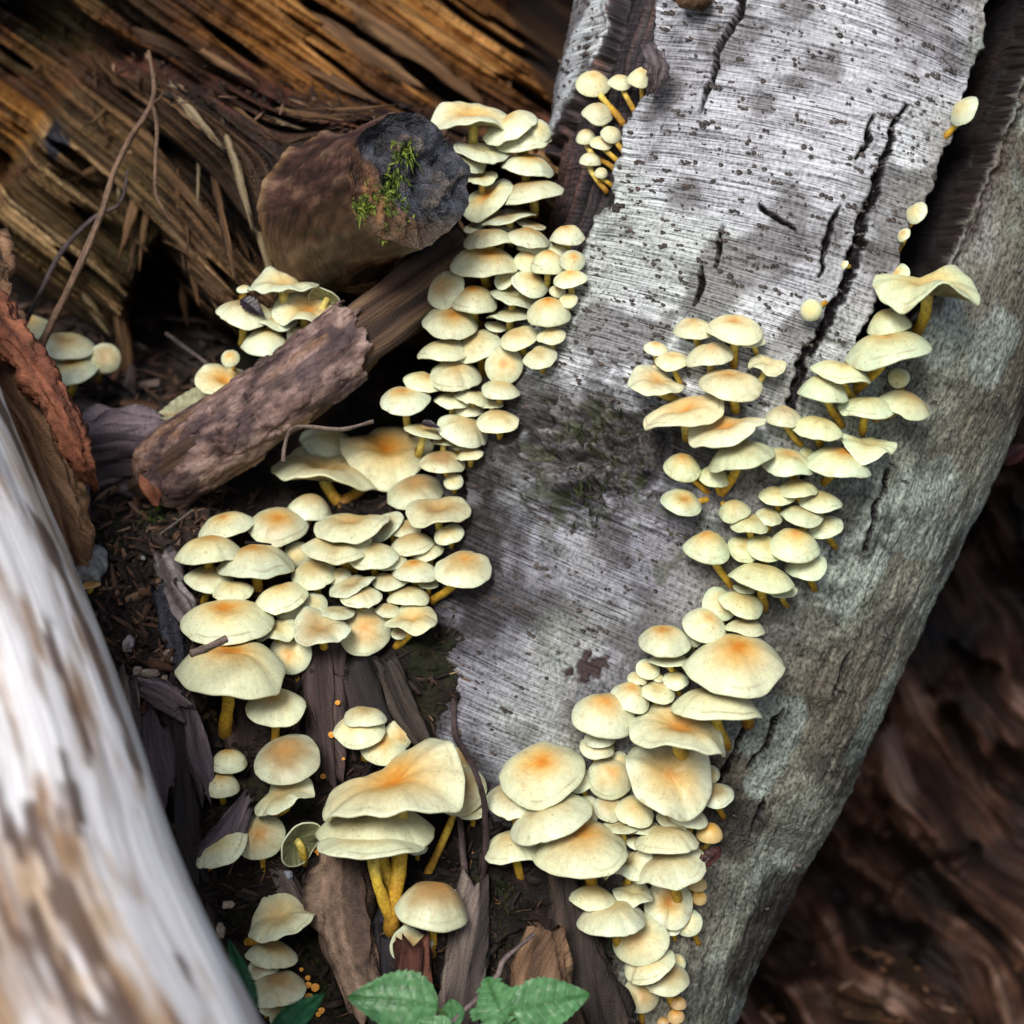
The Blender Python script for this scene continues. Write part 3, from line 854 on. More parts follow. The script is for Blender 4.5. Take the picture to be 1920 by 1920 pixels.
# ---- splinters hanging from the log
def splinters():
    rnd = np.random.RandomState(21)
    spec = [((240, 290), (140, 335), 11), ((262, 345), (225, 480), 9), ((270, 330), (245, 500), 10), ((285, 340), (262, 490), 8), ((228, 330), (222, 385), 5),
            ((170, 95), (290, 200), 14), ((180, 130), (180, 160), 4), ((205, 195), (170, 230), 4), ((320, 160), (410, 270), 10), ((300, 175), (400, 260), 7),
            ((365, 85), (470, 150), 9), ((395, 170), (520, 260), 11), ((420, 240), (470, 420), 9), ((400, 330), (440, 520), 8), ((350, 430), (370, 560), 8),
            ((330, 330), (345, 500), 6), ((372, 305), (370, 380), 5), ((345, 400), (352, 470), 4), ((300, 450), (350, 475), 5), ((440, 400), (480, 560), 7),
            ((470, 215), (560, 240), 8), ((520, 205), (640, 225), 7), ((560, 225), (650, 215), 6), ((600, 205), (720, 200), 5), ((480, 420), (520, 560), 7),
            ((160, 200), (200, 250), 4), ((210, 250), (180, 270), 3), ((395, 560), (440, 620), 4), ((150, 540), (200, 620), 10), ((220, 560), (240, 745), 14),
            ((300, 620), (420, 700), 5), ((315, 610), (360, 590), 5), ((940, 85), (950, 200), 12), ((75, 120), (62, 135), 4), ((520, 470), (560, 560), 6),
            ((340, 520), (350, 600), 7), ((560, 120), (700, 190), 12), ((250, 60), (420, 140), 16), ((600, 40), (780, 160), 20), ((650, 10), (900, 190), 22)]
    for i, (a, b, r) in enumerate(spec):
        w0 = min(w_log(*a), 0.34); w1 = min(w_log(*b), w0 + 0.03)
        big = r > 10
        wa = w0 + (0.004 if big else 0.006); wb = w1 - (0.004 if big else 0.022)
        m = ((a[0] + b[0]) / 2 + rnd.uniform(-4, 4), (a[1] + b[1]) / 2 + rnd.uniform(-4, 4))
        wm = (wa + wb) / 2 - 0.006
        light = i % 4 == 0 and not big
        pc = [(0.09, 0.06, 0.03), (0.24, 0.18, 0.10), (0.40, 0.33, 0.21)] if light else [(0.03, 0.015, 0.008), (0.12, 0.06, 0.025), (0.26, 0.15, 0.07)]
        wood_piece("splinter", [(a[0], a[1], wa), (m[0], m[1], wm), (b[0], b[1], wb)], [r * .55, r * .7, r * .3], pc, M_plank, rotlog,
                   flat=0.35, amp=0.7, fl=45, fa=5, nseg=16, nlen=24, seed=300 + i, ragged=0.012, square=.7)
splinters()

# ---- fallen branch lying across, with its purple brown bark
def build_branch():
    root = thing("fallen_branch", "thick fallen branch with peeling purple brown bark under the mossy stub", "branch")
    path = [(285, 905, 0.135), (345, 862, 0.095), (450, 795, 0.072), (570, 712, 0.062), (690, 620, 0.070), (795, 548, 0.085), (880, 490, 0.11)]
    pts = [P(*p) for p in path]
    rad = [r * mpp(.08) for r in (54, 59, 60, 60, 60, 60, 58)]
    V, F, crd, sv, A, nz = sweep(pts, rad, 90, 130, 1.0, 0.31, 14, 2.2, 401)
    n = fbm(sv * 10, np.cos(A) * 4, np.sin(A) * 4, 4, 403)
    c = pal(0.5 + 0.6 * n, [(0.010, 0.007, 0.006), (0.036, 0.021, 0.015), (0.08, 0.045, 0.03), (0.16, 0.10, 0.05)])
    crd2 = np.stack([crd[:, 0], crd[:, 1], crd[:, 2]], -1)
    link("heartwood", make_mesh("heartwood", V, F, padcol(c, V), crd2), M_plank, root)
    # bark sleeve, open at its ragged ends
    nl, ns = 170, 150
    C = catmull(np.array(pts), 400)
    i0, i1 = 42, 268
    C = C[np.linspace(i0, i1, nl).astype(int)]
    T = np.gradient(C, axis=0)
    for _ in range(6):
        T[1:-1] = (T[:-2] + T[1:-1] + T[2:]) / 3
    T /= np.linalg.norm(T, axis=1, keepdims=True)
    e2 = -FV + (T @ FV)[:, None] * T; e2 /= np.linalg.norm(e2, axis=1, keepdims=True); e1 = np.cross(T, e2)
    ang = np.linspace(-2.05, 2.0, ns)       # measured from the side that faces the path
    A, I = np.meshgrid(ang, np.arange(nl))
    t = I / (nl - 1.0)
    s = t * 0.21
    n = fbm(s * 40, A * 1.6, 0, 4, 411); n2 = fbm(s * 110, A * 6, 0, 5, 413)
    R = 0.0246 * (1 + 0.03 * n) + 0.0004 * n2 + 0.0012 * sst(.18, .26, fbm(s * 45, A * 2.2, 0, 4, 415)) + 0.0012 * sst(.1, .16, fbm(s * 30, A * 1.6, 3, 4, 416))
    R = R * (0.97 + 0.06 * (1 - t))
    V = C[I] + e1[I] * (np.sin(A) * -R)[..., None] + e2[I] * (np.cos(A) * R)[..., None]
    lowang = np.sum(e1 * UV, 1).mean() > 0
    side = A if lowang else -A
    c = pal(0.5 + 0.45 * n2 + 0.3 * n, [(0.035, 0.02, 0.02), (0.11, 0.066, 0.058), (0.21, 0.135, 0.118), (0.34, 0.24, 0.21)])
    c = mix(c, (0.22, 0.12, 0.06), sst(.2, .6, fbm(s * 25, A * 2, 0, 3, 417)) * .55)
    c = mix(c, (0.045, 0.028, 0.035), sst(.25, .55, fbm(s * 32, A * 2.2, 4, 3, 419)) * .7)
    # keep faces inside a ragged outline
    rg = 0.045 * fbm(A * 2.4, s * 30, 0, 4, 421)
    endr = 0.97 - 0.10 * sst(-0.4, 1.4, side) + rg
    lowl = 1.02 + 0.30 * fbm(s * 28, 0 * A, 0, 3, 423) + 0.55 * sst(0.75, 0.35, t) + 0.12 * fbm(s * 120, A * 0, 0, 2, 424)
    keep = (t < endr) & (side < lowl)
    F = grid_faces(nl, ns)
    kf = keep.ravel()[F].all(1)
    crd = np.stack([s, A * 0.026, np.zeros_like(s)], -1).reshape(-1, 3)
    me = make_mesh("bark", V.reshape(-1, 3), F[kf], c.reshape(-1, 3), crd)
    o = link("bark", me, M_peel, root, label="flaking purple brown bark with ragged edges")
    md = o.modifiers.new("thickness", 'SOLIDIFY'); md.thickness = 0.0016; md.offset = -1
build_branch()

# ---- barkless pale log close by, out of focus
def build_white_log():
    edge = [(-170, 330, -0.03), (-60, 600, -0.06), (10, 780, -0.11), (130, 1060, -0.17), (245, 1370, -0.23), (335, 1630, -0.28), (482, 1930, -0.33), (760, 2500, -0.42), (1000, 3000, -0.48)]
    pts, rad = [], []
    for (x, y, w) in edge:
        R = 0.088
        k = R / mpp(w)
        pts.append(P(x - 0.915 * k, y + 0.40 * k, w)); rad.append(R)
    V, F, crd, sv, A, nz = sweep(pts, rad, 150, 240, 1.0, 0.035, 4, 5, 501)
    ca, sa = np.cos(A), np.sin(A)
    n1 = fbm(sv * 9, ca * 4.5, sa * 4.5, 4, 503); n2 = fbm(sv * 24, ca * 12, sa * 12, 4, 505); n3 = fbm(sv * 15, ca * 6, sa * 6, 4, 507)
    c = pal(0.80 + 0.85 * n1 + 0.45 * n2, [(0.16, 0.09, 0.06), (0.34, 0.22, 0.15), (0.56, 0.47, 0.42), (0.80, 0.77, 0.77), (0.86, 0.85, 0.86)])
    c = mix(c, (0.52, 0.33, 0.15), sst(.25, .6, n3) * .5)
    c = mix(c, (0.10, 0.06, 0.045), sst(.36, .6, fbm(sv * 16, ca * 8, sa * 8, 3, 509)) * .9)
    V2 = V.copy()
    me = make_mesh("bare_log", V2, F, padcol(c, V), crd)
    link("bare_log", me, M_white, None, label="bleached barkless log with tan and brown streaks beside the soil bank", category="log")
build_white_log()

# ---- decayed wood lying in the dark behind the birch
def build_far_log():
    xs = np.linspace(1150, 2500, 170); ys = np.linspace(420, 2350, 220)
    X, Y = np.meshgrid(xs, ys); x, y = X.ravel(), Y.ravel()
    ga = math.radians(52)
    lx = (x - 1700) * math.cos(ga) + (y - 1300) * math.sin(ga); ly = -(x - 1700) * math.sin(ga) + (y - 1300) * math.cos(ga)
    ly = ly + 40 * fbm(x / 260, y / 260, 0, 3, 551)
    n1 = fbm(ly / 45, lx / 300, 0, 4, 553); n2 = fbm(ly / 120, lx / 260, 0, 3, 555)
    w = 0.40 + 0.00017 * (1900 - y) + 0.10 * (np.clip(700 - y, 0, 400) / 200.0) ** 2 - 0.05 * n2 - 0.035 * n1 + 0.05 * sst(.2, .5, fbm(x / 90, y / 90, 0, 3, 557))
    V = P(x, y, w)
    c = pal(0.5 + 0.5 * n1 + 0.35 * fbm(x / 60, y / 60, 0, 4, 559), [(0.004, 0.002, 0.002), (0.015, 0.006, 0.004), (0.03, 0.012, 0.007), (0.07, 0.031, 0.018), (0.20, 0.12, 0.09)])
    crd = np.stack([lx / S, ly / S, 0 * x], -1)
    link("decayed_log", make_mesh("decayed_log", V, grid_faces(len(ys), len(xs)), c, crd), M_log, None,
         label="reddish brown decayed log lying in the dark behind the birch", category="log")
build_far_log()

# ---- slabs, strips and broken boards
def standalone(name, label, category, **k):
    return wood_piece(name, label=label, category=category, **k)

REDP = [(0.05, 0.015, 0.010), (0.15, 0.05, 0.028), (0.26, 0.095, 0.05), (0.33, 0.15, 0.08)]
TANP = [(0.07, 0.04, 0.025), (0.22, 0.12, 0.065), (0.36, 0.21, 0.12), (0.52, 0.36, 0.21)]
DRKP = [(0.010, 0.008, 0.009), (0.028, 0.020, 0.020), (0.06, 0.042, 0.042), (0.10, 0.07, 0.065)]
GRYP = [(0.03, 0.022, 0.02), (0.09, 0.068, 0.06), (0.17, 0.135, 0.115), (0.26, 0.21, 0.17)]
PURP = [(0.03, 0.022, 0.026), (0.085, 0.062, 0.075), (0.15, 0.115, 0.13), (0.22, 0.17, 0.18)]

standalone("bark_strip", "rust red rotten strip leaning over the pale yellow mushrooms", "wood strip",
           path=[(-90, 500, 0.03), (10, 618, 0.015), (70, 700, 0.01), (120, 790, 0.01), (150, 865, 0.02), (178, 915, 0.05)],
           rad_px=[30, 30, 30, 27, 20, 6], pal_cols=REDP, mat=M_branch, flat=0.5, amp=0.5, fl=110, fa=6, nseg=50, nlen=150, seed=601, square=.6, ragged=.006)
standalone("rotten_slab", "thick tan brown rotten slab between the bleached log and the rust red strip", "wood slab",
           path=[(-120, 480, 0.08), (-25, 690, 0.05), (40, 800, 0.035), (85, 910, 0.035), (125, 1010, 0.05), (150, 1080, 0.09)],
           rad_px=[95, 75, 62, 52, 40, 14], pal_cols=TANP, mat=M_plank, flat=0.55, amp=0.5, fl=40, fa=9, nseg=90, nlen=130, seed=603, square=.4, ragged=.01)
standalone("wood_wedge", "dark red wedge of wood below the rust red strip", "wood piece",
           path=[(140, 850, 0.11), (152, 930, 0.09), (150, 1010, 0.10)], rad_px=[14, 17, 7], pal_cols=DRKP[1:] + [(0.14, 0.06, 0.045)], mat=M_plank, flat=.6, amp=.4, seed=605, ragged=.006)
standalone("layered_wood", "dark layered crumbling wood block beside the end of the fallen branch", "wood block",
           path=[(140, 880, 0.17), (220, 860, 0.135), (290, 858, 0.125), (330, 880, 0.15)], rad_px=[60, 66, 62, 40], pal_cols=PURP, mat=M_plank,
           flat=.55, amp=.6, fl=18, fa=10, nseg=110, nlen=90, seed=607, square=.6, ragged=.02, grain=(6, 220))
standalone("broken_board", "grey brown broken board behind the layered wood block", "board",
           path=[(125, 745, 0.22), (200, 790, 0.19), (300, 835, 0.165)], rad_px=[16, 22, 20], pal_cols=GRYP, mat=M_plank, flat=.4, amp=.35, seed=609, ragged=.008, nseg=26, nlen=60)
standalone("broken_board", "short dark board lying under the dry cream leaf", "board",
           path=[(205, 770, 0.26), (300, 748, 0.24)], rad_px=[16, 20], pal_cols=DRKP, mat=M_plank, flat=.4, amp=.35, seed=611, ragged=.008)
standalone("wood_chunk", "reddish upright wood chunk near the lower end of the fallen branch", "wood chunk",
           path=[(272, 868, 0.10), (285, 905, 0.085), (298, 938, 0.09)], rad_px=[13, 18, 12], pal_cols=REDP, mat=M_plank, flat=.6, amp=.4, seed=613, ragged=.006)

# crumbling posts and boards standing in the bank under the mushrooms
B = lambda x, y: float(w_bank0(np.array(x, float), np.array(y, float)))
boards = [
    ("pale flaking bark slab standing under the two stacked flat caps", [(640, 1585), (640, 1690), (655, 1790), (690, 1900)], [36, 46, 40, 30], [(0.05, 0.032, 0.028), (0.14, 0.09, 0.065), (0.30, 0.20, 0.14), (0.40, 0.30, 0.24)], .5, -.012, M_branch),
    ("blue black charred board beside the flaking bark slab", [(690, 1590), (705, 1700), (712, 1800), (720, 1960)], [34, 36, 38, 42], [(0.006, 0.006, 0.009), (0.016, 0.015, 0.02), (0.035, 0.03, 0.036)], .4, -.002, M_plank),
    ("red brown snapped stub below the yellow stemmed mushrooms", [(775, 1775), (775, 1840), (770, 1960)], [30, 32, 34], [(0.03, 0.01, 0.008), (0.08, 0.026, 0.018), (0.14, 0.05, 0.03)], .5, -.028, M_plank),
    ("grey brown weathered board standing beside the thin purple twig", [(890, 1660), (880, 1760), (862, 1870), (840, 2000)], [22, 34, 36, 40], GRYP, .45, -.014, M_plank),
    ("dark upright board under the wide peach tinted cap", [(1050, 1640), (1062, 1700), (1085, 1800), (1130, 1950)], [26, 32, 48, 60], [(0.012, 0.009, 0.008), (0.04, 0.027, 0.022), (0.085, 0.06, 0.045)], .5, -.012, M_plank),
    ("mossy orange brown board behind the green bramble leaves", [(1030, 1750), (1020, 1830), (1030, 1960)], [34, 52, 66], [(0.04, 0.022, 0.014), (0.13, 0.072, 0.04), (0.24, 0.14, 0.08), (0.10, 0.11, 0.03)], .4, -.03, M_plank),
    ("flat purple brown board between the bleached log and the small button mushrooms", [(290, 1345), (300, 1430), (310, 1500)], [40, 40, 36], PURP[:3], .35, -.012, M_plank),
    ("narrow black board beside the flat purple brown board", [(338, 1350), (345, 1440), (352, 1560), (370, 1640)], [16, 17, 18, 14], DRKP[:3], .6, -.016, M_plank),
    ("purple grey bark sliver standing beside the speckled yellow stem", [(352, 1320), (372, 1400), (390, 1475)], [12, 20, 16], PURP, .5, -.022, M_plank),
    ("long dark furrowed board behind the small button mushrooms", [(455, 1250), (470, 1400), (480, 1560)], [40, 46, 40], [(0.012, 0.008, 0.008), (0.04, 0.024, 0.02), (0.08, 0.05, 0.04)], .4, .004, M_plank),
    ("long purple brown board above the twin small orange topped caps", [(600, 1210), (605, 1320), (612, 1450)], [34, 34, 28], [(0.016, 0.010, 0.010), (0.05, 0.032, 0.03), (0.11, 0.075, 0.07)], .4, .0, M_plank),
    ("black charred board below the tan cap with the curled rim", [(660, 1240), (690, 1320), (700, 1400)], [40, 44, 40], DRKP[:3], .4, .004, M_plank),
    ("slim brown stick board leaning against the birch foot", [(725, 1250), (760, 1330), (800, 1400)], [18, 22, 14], [(0.02, 0.014, 0.012), (0.06, 0.045, 0.035), (0.12, 0.095, 0.06)], .6, -.004, M_plank),
    ("dark crumbled board under the curled gilled cap", [(500, 1600), (540, 1660), (575, 1720)], [12, 18, 14], GRYP[:3], .5, -.006, M_plank),
    ("purple grey bark flake beside the tilted yellow stemmed caps", [(400, 1590), (430, 1555), (455, 1510)], [18, 22, 12], PURP, .4, -.03, M_plank),
    ("weathered grey wood chip leaning on the bleached log", [(238, 1280), (240, 1330), (248, 1400)], [16, 20, 12], GRYP, .5, -.03, M_plank),
    ("purple grey splintered board above the flat purple brown board", [(262, 1285), (300, 1300), (338, 1325)], [14, 20, 16], PURP, .5, -.026, M_plank),
    ("wet blue black board edge beside the large orange centred caps", [(300, 1110), (322, 1180), (340, 1260)], [16, 18, 12], [(0.012, 0.012, 0.018), (0.03, 0.03, 0.045), (0.06, 0.06, 0.085)], .5, -.010, M_char),
    ("grey mouldy wood lump beside the flat mottled cap", [(305, 1040), (322, 1070), (335, 1098)], [16, 20, 14], [(0.06, 0.045, 0.045), (0.18, 0.15, 0.15), (0.38, 0.34, 0.34)], .8, -.012, M_stone),
    ("white mouldy wood lump against the largest pair of caps", [(330, 1115), (345, 1140), (360, 1170)], [16, 22, 14], [(0.05, 0.035, 0.035), (0.2, 0.17, 0.17), (0.46, 0.42, 0.44)], .8, -.014, M_stone),
]
for i, (lab, pth, rad, pc, fl_, dz, mt) in enumerate(boards):
    standalone("wood_board", lab, "wood board", path=[(x, y, B(x, y) + dz) for x, y in pth], rad_px=rad, pal_cols=pc, mat=mt, flat=fl_, amp=.46, fl=34, fa=6,
               nseg=40, nlen=70, seed=640 + i * 7, square=.5, ragged=.012)

# ---- twigs
def twig(label, path, r0, r1, cols, name="twig", seed=0, amp=.25, **kw):
    n = len(path)
    return wood_piece(name, path, list(np.linspace(r0, r1, n)), cols, M_branch, flat=1.0, amp=amp, fl=110, fa=2, nseg=10, nlen=26 * (n - 1), seed=seed, square=0,
                      label=label, category="twig", **kw)
TW = [(0.06, 0.035, 0.025), (0.16, 0.095, 0.06), (0.28, 0.19, 0.13)]
twig_root = thing("forked_twig", "long slender forked twig leaning against the rotten log", "twig")
wood_piece("stem", [(55, 700, 0.13), (75, 650, 0.115), (135, 530, 0.10), (190, 400, 0.10), (215, 320, 0.105), (245, 260, 0.112), (284, 195, 0.118), (288, 150, 0.125), (279, 95, 0.13)],
           [9, 8, 7, 6.5, 6, 5.5, 5, 4, 3], TW, M_branch, twig_root, flat=1.0, amp=.2, fl=110, nseg=10, nlen=180, seed=701, square=0)
wood_piece("side_shoot", [(285, 195, 0.118), (294, 230, 0.11), (292, 300, 0.105), (292, 360, 0.105), (305, 390, 0.105), (320, 415, 0.11)], [4, 4, 3.5, 4, 3, 2], TW, M_branch, twig_root,
           flat=1.0, amp=.2, fl=110, nseg=8, nlen=90, seed=703, square=0)
wood_piece("side_shoot", [(286, 195, 0.118), (298, 186, 0.112), (307, 173, 0.108)], [3, 3, 2], TW, M_branch, twig_root, flat=1.0, amp=.2, fl=110, nseg=8, nlen=16, seed=704, square=0)
twig("thin dark twig crossing behind the long forked twig", [(30, 640, 0.14), (80, 540, 0.13), (120, 465, 0.13), (180, 405, 0.135), (225, 380, 0.14), (240, 320, 0.16)], 5, 3, [(0.025, 0.018, 0.018), (0.07, 0.05, 0.05), (0.13, 0.10, 0.09)], seed=705)
twig("short thick twig lying on the widest yellow cap", [(357, 1226, -0.068), (385, 1216, -0.064), (425, 1198, -0.058)], 7, 8, [(0.08, 0.055, 0.045), (0.18, 0.13, 0.11), (0.28, 0.21, 0.18)], seed=707)
twig("thin purple twig rising in front of the birch foot", [(848, 1240, 0.05), (852, 1300, 0.04), (852, 1375, 0.028), (872, 1410, 0.0), (892, 1450, -0.03), (908, 1510, -0.022), (910, 1600, -0.006), (900, 1690, 0.008), (893, 1760, 0.01)], 6, 6, [(0.03, 0.018, 0.02), (0.075, 0.05, 0.05), (0.14, 0.10, 0.095)], seed=709)
twig("short purple twig stuck in the soil beside the thin purple twig", [(858, 1500, 0.02), (866, 1580, 0.012), (872, 1650, 0.01), (868, 1690, 0.02)], 6, 7, [(0.03, 0.018, 0.02), (0.075, 0.05, 0.05), (0.14, 0.10, 0.095)], seed=711)
twig("pale grey bent twig above the bramble leaves", [(1000, 1752, -0.045), (985, 1765, -0.052), (945, 1800, -0.065), (925, 1840, -0.075), (850, 1915, -0.10), (800, 1960, -0.11)], 4.5, 5.5, [(0.12, 0.085, 0.08), (0.25, 0.19, 0.18), (0.38, 0.30, 0.28)], seed=713)
twig("tiny black twig lying across two orange centred caps", [(460, 1017, -0.012), (482, 1018, -0.022), (508, 1021, -0.012)], 2.4, 2, [(0.01, 0.008, 0.008), (0.03, 0.02, 0.02)], seed=715)
twig("curled dry grass blade bent over the wavy fused caps", [(700, 790, 0.03), (640, 805, 0.022), (575, 800, 0.015), (545, 806, 0.005), (533, 840, -0.005), (530, 866, -0.008)], 3.5, 4, [(0.09, 0.06, 0.05), (0.2, 0.15, 0.12), (0.34, 0.27, 0.22)], name="dry_grass_blade", seed=717)
twig("thin crooked twig in the hollow behind the fallen branch", [(312, 625, 0.20), (345, 650, 0.19), (400, 690, 0.17), (420, 700, 0.16)], 4, 3.5, GRYP, seed=719)
twig("small straight twig on the soil above the pale flat caps", [(300, 1002, 0.075), (330, 980, 0.07), (362, 955, 0.066)], 2.6, 2.2, GRYP, seed=721)

